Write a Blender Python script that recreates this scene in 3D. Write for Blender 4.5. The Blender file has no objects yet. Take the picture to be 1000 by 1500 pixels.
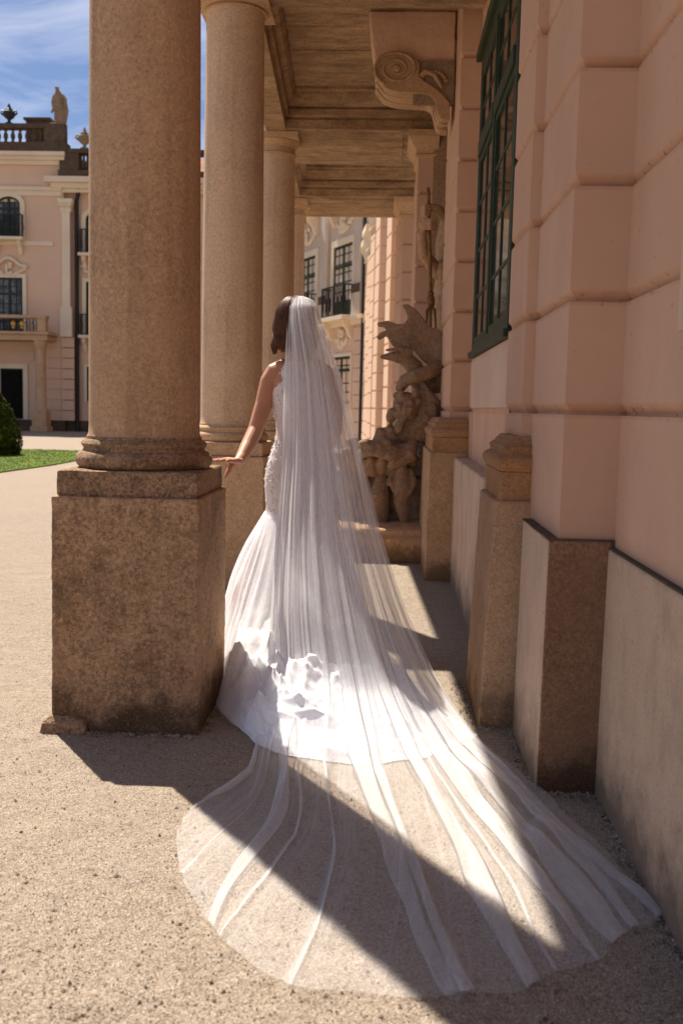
import bpy, math, random
import numpy as np
from mathutils import Vector, Matrix, noise
from math import sin, cos, pi, radians, sqrt, atan2, tan, hypot
random.seed(7); rng = np.random.default_rng(7)
S = bpy.context.scene
col = S.collection

# ------------------------------------------------------------------ camera, sky, sun, exposure
YAW, PITCH, ROLL, EYE = radians(2.4), radians(5.95), radians(1.3), 1.24
_f = Vector((-sin(YAW)*cos(PITCH), cos(YAW)*cos(PITCH), -sin(PITCH)))
_r = Vector((cos(YAW), sin(YAW), 0)); _u = _r.cross(_f)
_R = cos(ROLL)*_r + sin(ROLL)*_u; _U = -sin(ROLL)*_r + cos(ROLL)*_u
cam_d = bpy.data.cameras.new('camera'); cam = bpy.data.objects.new('camera', cam_d); col.objects.link(cam)
m = Matrix((_R, _U, -_f)).transposed().to_4x4(); m.translation = Vector((0, 0, EYE)); cam.matrix_world = m
cam_d.sensor_fit = 'VERTICAL'; cam_d.sensor_height = 36; cam_d.sensor_width = 24; cam_d.lens = 35
cam_d.clip_start = 0.05; cam_d.clip_end = 2000
cam_d.dof.use_dof = True; cam_d.dof.focus_distance = 4.5; cam_d.dof.aperture_fstop = 4.0
S.camera = cam

SUN_EL = radians(56.5); SH = Vector((0.555, -0.832, 0)).normalized()
w = bpy.data.worlds.new('World'); S.world = w; w.use_nodes = True
nt = w.node_tree; N = nt.nodes; L = nt.links
bg = N['Background']; bg.inputs['Strength'].default_value = 0.045
sky = N.new('ShaderNodeTexSky'); sky.sky_type = 'NISHITA'; sky.sun_disc = False
sky.sun_elevation = SUN_EL; sky.sun_rotation = atan2(-SH.x, -SH.y); sky.air_density = 1.0; sky.dust_density = 0.6; sky.ozone_density = 1.6
tc = N.new('ShaderNodeTexCoord'); mp = N.new('ShaderNodeMapping')
mp.inputs['Rotation'].default_value = (0.0, 0.35, 0.5); mp.inputs['Scale'].default_value = (2.2, 2.2, 7.0)
nz = N.new('ShaderNodeTexNoise'); nz.inputs['Scale'].default_value = 1.6; nz.inputs['Detail'].default_value = 9; nz.inputs['Roughness'].default_value = 0.62; nz.inputs['Distortion'].default_value = 0.6
cr = N.new('ShaderNodeValToRGB'); cr.color_ramp.elements[0].position = 0.42; cr.color_ramp.elements[1].position = 0.68
cr.color_ramp.elements[0].color = (0.02, 0.02, 0.02, 1); cr.color_ramp.elements[1].color = (0.9, 0.9, 0.9, 1)
mx = N.new('ShaderNodeMix'); mx.data_type = 'RGBA'
mx.inputs[7].default_value = (8.5, 9.0, 11.0, 1)
L.new(tc.outputs['Generated'], mp.inputs['Vector']); L.new(mp.outputs[0], nz.inputs['Vector']); L.new(nz.outputs['Fac'], cr.inputs[0])
L.new(cr.outputs[0], mx.inputs[0]); ti = N.new('ShaderNodeMix'); ti.data_type = 'RGBA'; ti.blend_type = 'MULTIPLY'; ti.inputs[0].default_value = 1.0; ti.inputs[7].default_value = (0.76, 0.84, 1.04, 1); L.new(sky.outputs[0], ti.inputs[6]); L.new(ti.outputs[2], mx.inputs[6]); L.new(mx.outputs[2], bg.inputs['Color'])

sd = bpy.data.lights.new('sun', 'SUN'); so = bpy.data.objects.new('sun', sd); col.objects.link(so)
sd.energy = 5.0; sd.angle = radians(0.53); sd.color = (1.0, 0.915, 0.80)
ld = Vector((SH.x*cos(SUN_EL), SH.y*cos(SUN_EL), -sin(SUN_EL)))
so.rotation_euler = ld.to_track_quat('-Z', 'Y').to_euler(); so.location = (-6, 9, 14)
S.view_settings.view_transform = 'Standard'; S.view_settings.look = 'None'; S.view_settings.exposure = 0.95; S.view_settings.gamma = 1.0
S.render.engine = 'CYCLES'
try:
    S.cycles.use_denoising = True; S.cycles.transparent_max_bounces = 32; S.cycles.max_bounces = 20; S.cycles.diffuse_bounces = 12; S.cycles.transmission_bounces = 16
    S.cycles.sample_clamp_indirect = 8
except Exception: pass

def at(px, py, Y):
    "point of the depth plane Y that the photograph shows at pixel px, py"
    d = (px-500)/1458*_R + (750-py)/1458*_U + _f
    t = Y/d.y
    return Vector((0, 0, EYE)) + t*d

# ------------------------------------------------------------------ materials
def rgb(c): return (c[0], c[1], c[2], 1)
class NT:
    def __init__(s, name):
        s.m = bpy.data.materials.new(name); s.m.use_nodes = True
        s.t = s.m.node_tree; s.b = s.t.nodes['Principled BSDF']; s.out = s.t.nodes['Material Output']
        s.co = s.n('ShaderNodeTexCoord').outputs['Object']
    def n(s, t, **k):
        o = s.t.nodes.new(t)
        for a, v in k.items(): setattr(o, a, v)
        return o
    def l(s, a, b): s.t.links.new(a, b)
    def map(s, scale):
        o = s.n('ShaderNodeMapping'); o.inputs['Scale'].default_value = scale; s.l(s.co, o.inputs['Vector']); return o.outputs[0]
    def noise(s, scale, detail=6, rough=0.55, vec=None, dist=0):
        o = s.n('ShaderNodeTexNoise'); o.inputs['Scale'].default_value = scale; o.inputs['Detail'].default_value = detail
        o.inputs['Roughness'].default_value = rough; o.inputs['Distortion'].default_value = dist
        s.l(vec or s.co, o.inputs['Vector']); return o.outputs['Fac']
    def vor(s, scale, vec=None, out='Distance'):
        o = s.n('ShaderNodeTexVoronoi'); o.inputs['Scale'].default_value = scale; s.l(vec or s.co, o.inputs['Vector']); return o.outputs[out]
    def ramp(s, fac, stops):
        o = s.n('ShaderNodeValToRGB'); e = o.color_ramp.elements
        while len(e) < len(stops): e.new(0.5)
        for q, (p, c) in zip(e, stops):
            q.position = p; q.color = rgb(c) if hasattr(c, '__len__') else (c, c, c, 1)
        s.l(fac, o.inputs[0]); return o.outputs[0]
    def mix(s, fac, a, b, mode='MIX'):
        o = s.n('ShaderNodeMix', data_type='RGBA', blend_type=mode)
        for i, v in ((0, fac), (6, a), (7, b)):
            if hasattr(v, 'is_linked') or isinstance(v, bpy.types.NodeSocket): s.l(v, o.inputs[i])
            elif i == 0: o.inputs[0].default_value = v
            else: o.inputs[i].default_value = rgb(v)
        return o.outputs[2]
    def math(s, op, a, b=0.0):
        o = s.n('ShaderNodeMath', operation=op)
        for i, v in ((0, a), (1, b)):
            if isinstance(v, bpy.types.NodeSocket): s.l(v, o.inputs[i])
            else: o.inputs[i].default_value = v
        return o.outputs[0]
    def bump(s, h, strength=0.4, dist=0.004, prev=None):
        o = s.n('ShaderNodeBump'); o.inputs['Strength'].default_value = strength; o.inputs['Distance'].default_value = dist
        s.l(h, o.inputs['Height'])
        if prev is not None: s.l(prev, o.inputs['Normal'])
        return o.outputs[0]
    def fin(s, color=None, normal=None, rough=0.85, spec=0.25, metal=0):
        if color is not None:
            if isinstance(color, bpy.types.NodeSocket): s.l(color, s.b.inputs['Base Color'])
            else: s.b.inputs['Base Color'].default_value = rgb(color)
        if normal is not None: s.l(normal, s.b.inputs['Normal'])
        s.b.inputs['Roughness'].default_value = rough; s.b.inputs['Specular IOR Level'].default_value = spec; s.b.inputs['Metallic'].default_value = metal
        return s.m

def stone(name, light, mid, dark, rust=None, rust_amt=0.5, grain=70, stain=0.5, streak=False, bump=0.5, bd=0.004, speck=0.4, damp=False):
    light, mid, dark, rust = [None if c is None else (c[0]*1.06, c[1]*0.95, c[2]*0.84) for c in (light, mid, dark, rust)]
    k = NT(name)
    big = k.noise(2.3, 7, 0.62, dist=0.4)
    c = k.mix(k.ramp(big, [(0.32, 0), (0.7, 1)]), mid, light)
    blot = k.noise(10, 10, 0.78)
    c = k.mix(k.ramp(blot, [(0.47, 0), (0.64, stain*0.65)]), c, dark); bl2 = k.noise(3.4, 9, 0.72, dist=0.5); c = k.mix(k.ramp(bl2, [(0.50, 0), (0.66, stain*0.6)]), c, dark)
    if streak:
        st = k.noise(1.0, 6, 0.6, vec=k.map((16, 16, 0.5)))
        c = k.mix(k.ramp(st, [(0.47, 0), (0.72, 0.6)]), c, dark)
    if rust:
        r = k.noise(5.5, 9, 0.75, dist=0.7)
        c = k.mix(k.ramp(r, [(0.52, 0), (0.7, rust_amt)]), c, rust)
    med = k.noise(grain*0.95, 6, 0.75)
    c = k.mix(k.ramp(med, [(0.50, 0), (0.60, speck)]), c, dark); c = k.mix(k.ramp(med, [(0.36, speck*1.1), (0.44, 0)]), c, tuple(min(1, x*1.25) for x in light))
    patch = k.noise(1.5, 4, 0.55, dist=0.8); c = k.mix(k.ramp(patch, [(0.46, 0), (0.58, 0.5)]), c, tuple(x*1.12 for x in mid))
    if damp:
        sz = k.n('ShaderNodeSeparateXYZ'); k.l(k.co, sz.inputs[0]); dn = k.noise(6, 8, 0.75)
        hgt = k.math('SUBTRACT', sz.outputs[2], k.math('MULTIPLY', k.math('SUBTRACT', dn, 0.42), 0.55))
        c = k.mix(k.ramp(hgt, [(0.0, 0.85), (0.05, 0.6), (0.13, 0.0)]), c, tuple(x*0.6 for x in dark))
    fine = k.noise(grain*1.6, 4, 0.75)
    c = k.mix(k.ramp(fine, [(0.34, 0.6), (0.47, 0.0)]), c, tuple(x*0.45 for x in mid))
    c = k.mix(k.ramp(fine, [(0.56, 0), (0.72, 0.5)]), c, tuple(min(1, x*1.5) for x in light))
    pit = k.vor(grain*0.55)
    h = k.math('ADD', k.math('MULTIPLY', fine, 0.7), k.math('ADD', k.math('MULTIPLY', blot, 1.2), k.math('MULTIPLY', k.ramp(pit, [(0.0, 0), (0.22, 1)]), 0.35)))
    return k.fin(c, k.bump(h, bump, bd), 0.92, 0.15)

M = {}
M['ped'] = stone('weathered_limestone', (0.50, 0.365, 0.25), (0.36, 0.255, 0.17), (0.10, 0.068, 0.046), (0.48, 0.29, 0.15), 0.55, 70, 0.9, bump=0.9, bd=0.007, speck=0.6, damp=True)
M['cap1'] = stone('dark_limestone', (0.43, 0.315, 0.22), (0.30, 0.212, 0.142), (0.075, 0.052, 0.036), (0.38, 0.23, 0.13), 0.4, 75, 0.95, bump=1.0, bd=0.007, speck=0.75)
M['shaft1'] = stone('brown_column_stone', (0.52, 0.38, 0.26), (0.40, 0.285, 0.19), (0.19, 0.128, 0.08), (0.60, 0.43, 0.28), 0.55, 58, 0.42, True, bump=0.7)
M['shaft2'] = stone('pale_column_stone', (0.66, 0.525, 0.40), (0.55, 0.425, 0.315), (0.33, 0.24, 0.165), (0.56, 0.40, 0.24), 0.25, 60, 0.35, True, bump=0.5)
M['lime'] = stone('pale_limestone', (0.58, 0.44, 0.31), (0.47, 0.345, 0.23), (0.28, 0.19, 0.115), (0.5, 0.31, 0.15), 0.4, 48, 0.55, bump=0.5)
M['pedr'] = stone('rough_pedestal_stone', (0.54, 0.395, 0.27), (0.43, 0.30, 0.195), (0.24, 0.16, 0.098), (0.46, 0.27, 0.13), 0.4, 90, 0.75, bump=1.0, bd=0.006, speck=0.5, damp=True)
M['pedc'] = stone('reddish_plinth_stone', (0.35, 0.225, 0.155), (0.235, 0.145, 0.098), (0.105, 0.062, 0.04), (0.40, 0.22, 0.12), 0.3, 95, 0.7, bump=0.9, bd=0.006, speck=0.6, damp=True)
M['rust'] = stone('rusty_base_stone', (0.48, 0.33, 0.21), (0.36, 0.215, 0.115), (0.17, 0.10, 0.052), (0.48, 0.22, 0.055), 0.9, 70, 0.65, bump=0.9, bd=0.006)
M['statue'] = stone('statue_stone', (0.36, 0.28, 0.215), (0.25, 0.185, 0.135), (0.08, 0.056, 0.04), (0.30, 0.185, 0.095), 0.35, 40, 0.8, bump=0.5)
M['niche'] = stone('niche_stone', (0.48, 0.345, 0.235), (0.38, 0.27, 0.18), (0.25, 0.17, 0.108), None, 0, 30, 0.35, True, bump=0.25)
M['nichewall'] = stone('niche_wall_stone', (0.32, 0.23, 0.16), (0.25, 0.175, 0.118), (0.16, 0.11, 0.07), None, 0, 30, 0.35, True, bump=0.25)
M['darkstone'] = stone('blackened_stone', (0.16, 0.125, 0.095), (0.085, 0.065, 0.05), (0.03, 0.024, 0.019), (0.2, 0.1, 0.06), 0.4, 20, 0.6, bump=0.3)
M['roofstone'] = stone('roof_statue_stone', (0.36, 0.28, 0.20), (0.26, 0.195, 0.135), (0.12, 0.09, 0.062), None, 0, 12, 0.5, bump=0.3)
def travertine():
    k = NT('travertine_ceiling')
    v = k.map((1.0, 3.0, 3.0))
    a = k.noise(1.6, 8, 0.65, vec=v, dist=0.5); b = k.noise(7, 8, 0.7, vec=k.map((1.0, 1.7, 1.7)))
    c = k.ramp(a, [(0.3, (0.20, 0.12, 0.067)), (0.5, (0.37, 0.24, 0.14)), (0.72, (0.53, 0.36, 0.22))])
    c = k.mix(k.ramp(b, [(0.45, 0), (0.7, 0.7)]), c, (0.13, 0.085, 0.054)); e = k.noise(55, 5, 0.75); c = k.mix(k.ramp(e, [(0.36, 0.6), (0.5, 0)]), c, (0.10, 0.065, 0.04))
    return k.fin(c, k.bump(k.math('ADD', a, b), 0.35, 0.01), 0.85, 0.2)
M['trav'] = travertine()
def plaster(name, base, shade, rough_bump=0.15, scale=1.2, spots=True, joints=False, grain=False):
    base, shade = [(min(0.8,c[0]*1.16), c[1]*1.10, c[2]*1.0) for c in (base, shade)]
    k = NT(name)
    a = k.noise(scale, 6, 0.6); d = k.noise(160, 3, 0.6); s = k.noise(1.2, 5, 0.6, vec=k.map((5, 5, 0.5)))
    c = k.mix(k.ramp(a, [(0.3, 0), (0.75, 1)]), shade, base)
    c = k.mix(k.ramp(s, [(0.55, 0), (0.8, 0.15)]), c, tuple(x*0.7 for x in shade))
    if spots:
        sp = k.noise(38, 3, 0.5); c = k.mix(k.ramp(sp, [(0.70, 0), (0.76, 0.55)]), c, tuple(x*0.45 for x in shade))
    if grain:
        gr = k.noise(95, 5, 0.8); c = k.mix(k.ramp(gr, [(0.36, 0.6), (0.47, 0)]), c, tuple(x*0.5 for x in shade)); st = k.noise(3.2, 8, 0.7, vec=k.map((1.2, 1.2, 0.8)), dist=0.3)
        c = k.mix(k.ramp(st, [(0.48, 0), (0.66, 0.55)]), c, tuple(x*0.62 for x in shade)); d = gr
        sz = k.n('ShaderNodeSeparateXYZ'); k.l(k.co, sz.inputs[0]); dn = k.noise(5, 8, 0.75)
        c = k.mix(k.ramp(k.math('SUBTRACT', sz.outputs[2], k.math('MULTIPLY', k.math('SUBTRACT', dn, 0.42), 0.7)), [(0.0, 0.8), (0.06, 0.45), (0.2, 0.0)]), c, tuple(x*0.3 for x in shade))
    if joints:      # rust and dirt that has run into the joints
        sp_ = k.n('ShaderNodeSeparateXYZ'); k.l(k.co, sp_.inputs[0])
        fr = k.math('FRACT', k.math('DIVIDE', k.math('ADD', sp_.outputs[2], 8*0.354-1.24+0.012), 0.354))
        band = k.ramp(fr, [(0.0, 1), (0.10, 0.9), (0.13, 0.0), (0.985, 0.0), (1.0, 1)])
        band = k.math('MULTIPLY', band, k.math('GREATER_THAN', sp_.outputs[2], 1.1)); rn = k.noise(5, 8, 0.75); rn2 = k.noise(26, 4, 0.7)
        c = k.mix(k.math('MULTIPLY', band, k.ramp(rn, [(0.40, 0.15), (0.62, 0.7)])), c, (0.50, 0.27, 0.16))
        c = k.mix(k.math('MULTIPLY', band, k.ramp(rn2, [(0.60, 0), (0.70, 0.8)])), c, (0.10, 0.05, 0.03))
        wr = k.noise(1.3, 8, 0.7, dist=0.4); c = k.mix(k.ramp(wr, [(0.5, 0), (0.72, 0.3)]), c, tuple(x*0.78 for x in shade)); c = k.mix(k.ramp(wr, [(0.28, 0.35), (0.42, 0)]), c, tuple(min(0.8, x*1.15) for x in base))
    return k.fin(c, k.bump(k.math('ADD', d, k.math('MULTIPLY', a, 2)), rough_bump, 0.003), 0.88, 0.2)
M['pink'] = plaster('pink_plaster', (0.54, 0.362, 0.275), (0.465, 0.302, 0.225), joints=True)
M['pinkblock'] = plaster('pink_block_plaster', (0.64, 0.46, 0.37), (0.54, 0.37, 0.285), 0.35, 5)
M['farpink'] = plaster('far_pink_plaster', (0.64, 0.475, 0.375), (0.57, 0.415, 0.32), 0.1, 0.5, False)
M['white'] = plaster('white_trim_plaster', (0.76, 0.64, 0.53), (0.64, 0.53, 0.43), 0.15, 0.8, False)
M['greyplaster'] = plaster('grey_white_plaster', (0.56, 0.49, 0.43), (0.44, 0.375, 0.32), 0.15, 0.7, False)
M['render'] = plaster('rough_cast_plaster', (0.55, 0.42, 0.33), (0.45, 0.335, 0.26), 0.9, 2.5, grain=True)
M['renderp'] = plaster('pale_rough_plaster', (0.56, 0.43, 0.36), (0.48, 0.36, 0.295), 0.9, 2.5)
def simple(name, c, rough=0.6, spec=0.3, metal=0, var=0.25, scale=8):
    k = NT(name); a = k.noise(scale, 5, 0.6)
    cc = k.mix(k.ramp(a, [(0.3, 0), (0.7, 1)]), tuple(x*(1-var) for x in c), tuple(min(1, x*(1+var)) for x in c))
    return k.fin(cc, k.bump(a, 0.15, 0.003), rough, spec, metal)
M['green'] = simple('green_window_paint', (0.024, 0.040, 0.018), 0.5, 0.25)
M['iron'] = simple('black_iron', (0.012, 0.012, 0.013), 0.5, 0.4)
M['gilt'] = simple('gilded_metal', (0.55, 0.30, 0.07), 0.4, 0.5, 0.8)
M['pipe'] = simple('dark_drainpipe', (0.015, 0.013, 0.012), 0.5, 0.4)
M['bronze'] = simple('brown_gilt_trident', (0.20, 0.105, 0.035), 0.5, 0.4, 0.5, 0.5, 20)
M['dark'] = simple('dark_interior', (0.010, 0.009, 0.008), 0.9, 0.1)
M['tile'] = simple('red_roof_tiles', (0.24, 0.10, 0.06), 0.85, 0.2, 0, 0.4, 4)
def glass():
    k = NT('window_glass'); a = k.noise(2.2, 3, 0.5)
    return k.fin(k.ramp(a, [(0.35, (0.02, 0.019, 0.018)), (0.7, (0.055, 0.05, 0.047))]), k.bump(a, 0.05, 0.02), 0.06, 0.6)
M['glass'] = glass()
def farglass():
    k = NT('far_window_glass'); a = k.noise(2.6, 4, 0.6); b = k.noise(0.9, 2, 0.5)
    return k.fin(k.mix(k.ramp(b, [(0.42, 0.1), (0.6, 1)]), k.ramp(a, [(0.4, (0.015, 0.016, 0.018)), (0.6, (0.05, 0.05, 0.055))]), k.ramp(a, [(0.4, (0.06, 0.06, 0.065)), (0.62, (0.22, 0.21, 0.21))])), None, 0.1, 0.5)  # pale blotches in the glass colour stand in for curtains and reflections
M['farglass'] = farglass()
def leaf(name, a, b, c, sc):
    k = NT(name)
    x = k.noise(sc, 4, 0.6)
    k.fin(k.ramp(x, [(0.3, a), (0.52, b), (0.68, c)]), None, 0.7, 0.06); return k.m
M['leaf'] = leaf('yew_leaves', (0.008, 0.018, 0.003), (0.030, 0.050, 0.007), (0.16, 0.17, 0.018), 9)
M['grass'] = leaf('lawn_grass', (0.045, 0.078, 0.005), (0.075, 0.115, 0.007), (0.115, 0.15, 0.010), 1.5)
def gravel():
    k = NT('sandy_gravel')
    big = k.noise(0.9, 6, 0.6)
    cell = k.vor(290, out='Color'); cd = k.vor(290)
    g = k.n('ShaderNodeSeparateColor'); k.l(cell, g.inputs[0])
    c = k.ramp(g.outputs[0], [(0.0, (0.09, 0.057, 0.036)), (0.10, (0.215, 0.157, 0.108)), (0.5, (0.298, 0.24, 0.182)), (0.9, (0.405, 0.345, 0.282)), (1.0, (0.52, 0.47, 0.41))])
    c = k.mix(k.ramp(big, [(0.35, 0), (0.7, 0.4)]), c, (0.36, 0.285, 0.212))
    mid = k.noise(26, 6, 0.7)
    c = k.mix(k.ramp(mid, [(0.55, 0), (0.72, 0.7)]), c, (0.11, 0.075, 0.05))
    dk = k.noise(9, 9, 0.75)
    c = k.mix(k.ramp(dk, [(0.58, 0), (0.70, 0.55)]), c, (0.125, 0.088, 0.06))
    h = k.math('ADD', k.math('MULTIPLY', cd, -0.9), k.math('MULTIPLY', mid, 1.6)); und = k.noise(4.5, 5, 0.6)
    return k.fin(c, k.bump(h, 0.75, 0.005, k.bump(und, 0.8, 0.05)), 0.95, 0.15)
M['gravel'] = gravel()
M['pebble'] = None
def pebble():
    k = NT('pebble_stone'); v = k.vor(60, out='Color'); g = k.n('ShaderNodeSeparateColor'); k.l(v, g.inputs[0])
    return k.fin(k.ramp(g.outputs[0], [(0, (0.07, 0.047, 0.03)), (0.3, (0.22, 0.165, 0.115)), (0.7, (0.32, 0.255, 0.195)), (1, (0.46, 0.395, 0.33))]), None, 0.9, 0.2)
M['pebble'] = pebble()
def skin():
    k = NT('skin'); a = k.noise(14, 4, 0.5)
    k.fin(k.ramp(a, [(0.3, (0.42, 0.205, 0.125)), (0.7, (0.50, 0.255, 0.16))]), k.bump(k.noise(260, 2), 0.06, 0.001), 0.5, 0.35)
    k.b.inputs['Subsurface Weight'].default_value = 0.12; k.b.inputs['Subsurface Radius'].default_value = (0.9, 0.3, 0.15); k.b.inputs['Subsurface Scale'].default_value = 0.01
    return k.m
M['skin'] = skin()
M['nail'] = simple('pink_nail', (0.62, 0.20, 0.16), 0.3, 0.5, 0, 0.05)
M['eye'] = simple('eye_white', (0.7, 0.68, 0.65), 0.2, 0.5, 0, 0.03)
M['lip'] = simple('lip_skin', (0.42, 0.13, 0.10), 0.4, 0.4, 0, 0.08)
def hairm():
    k = NT('dark_brown_hair'); a = k.noise(30, 4, 0.6, vec=k.map((6, 6, 0.6)))
    k.fin(k.ramp(a, [(0.3, (0.024, 0.011, 0.006)), (0.7, (0.15, 0.068, 0.038))]), None, 0.5, 0.15); return k.m
M['hair'] = hairm()
def cloth(name, c, trans=0.35, lace=False, alpha=1.0, gather=False):
    k = NT(name)
    t = k.n('ShaderNodeBsdfTranslucent'); t.inputs[0].default_value = rgb(c)
    d = k.n('ShaderNodeBsdfDiffuse'); d.inputs[0].default_value = rgb(c)
    a = k.noise(45, 5, 0.7)
    h = a
    if lace:
        v = k.vor(75); u = k.noise(60, 6, 0.8, dist=1.5); h = k.math('ADD', k.math('MULTIPLY', v, 1.3), k.math('MULTIPLY', u, 2.2))
        cc = k.mix(k.ramp(u, [(0.40, 0), (0.56, 1)]), tuple(x*y for x, y in zip(c, (0.86, 0.78, 0.73))), c); k.l(cc, d.inputs[0])
        b = k.bump(h, 0.5, 0.004)
    else:
        w2 = k.noise(7, 6, 0.65); b = k.bump(k.math('ADD', k.math('MULTIPLY', w2, 3), a), 0.25, 0.01)
    k.l(b, d.inputs['Normal']); 
    ms = k.n('ShaderNodeMixShader'); ms.inputs[0].default_value = trans; k.l(d.outputs[0], ms.inputs[1]); k.l(t.outputs[0], ms.inputs[2])
    last = ms.outputs[0]
    if alpha < 1:
        tr = k.n('ShaderNodeBsdfTransparent'); lw = k.n('ShaderNodeLayerWeight'); lw.inputs['Blend'].default_value = 0.5
        weave = k.ramp(k.noise(420, 2, 0.5), [(0.3, 0.8), (0.7, 1.2)])
        if gather:
            uv = k.n('ShaderNodeUVMap'); uv.uv_map = 'cloth'; mpn = k.n('ShaderNodeMapping'); mpn.inputs['Scale'].default_value = (60, 1.6, 1); k.l(uv.outputs[0], mpn.inputs['Vector'])
            ga = k.noise(1.0, 5, 0.65, vec=mpn.outputs[0]); sx = k.n('ShaderNodeSeparateXYZ'); k.l(uv.outputs[0], sx.inputs[0]); vv = sx.outputs[1]; weave = k.math('MULTIPLY', k.math('MULTIPLY', weave, k.ramp(vv, [(0.56, 1.0), (0.74, 0.62)])), k.mix(k.ramp(vv, [(0.60, 0), (0.85, 0.40)]), k.ramp(ga, [(0.34, 0.8), (0.52, 1.0), (0.70, 1.9)]), (0.8, 0.8, 0.8)))
        ct = k.math('MAXIMUM', k.math('SUBTRACT', 1.0, lw.outputs['Facing']), 0.10)      # thread net: denser when seen at a slant
        f = k.math('SUBTRACT', 1.0, k.math('POWER', 1-alpha, k.math('DIVIDE', 1.0, ct)))
        f = k.math('MINIMUM', k.math('MULTIPLY', f, weave), 0.95)
        m2 = k.n('ShaderNodeMixShader'); k.l(f, m2.inputs[0]); k.l(tr.outputs[0], m2.inputs[1]); k.l(last, m2.inputs[2]); last = m2.outputs[0]
    k.l(last, k.out.inputs['Surface']); return k.m
M['lace'] = cloth('white_lace', (0.95, 0.95, 0.97), 0.15, True)
M['satin'] = cloth('white_skirt_fabric', (0.95, 0.95, 0.97), 0.30)
M['tulle'] = cloth('veil_tulle', (0.97, 0.97, 0.985), 0.45, False, 0.185, True)
M['overtulle'] = cloth('skirt_tulle', (0.95, 0.95, 0.98), 0.45, False, 0.22)

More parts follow.
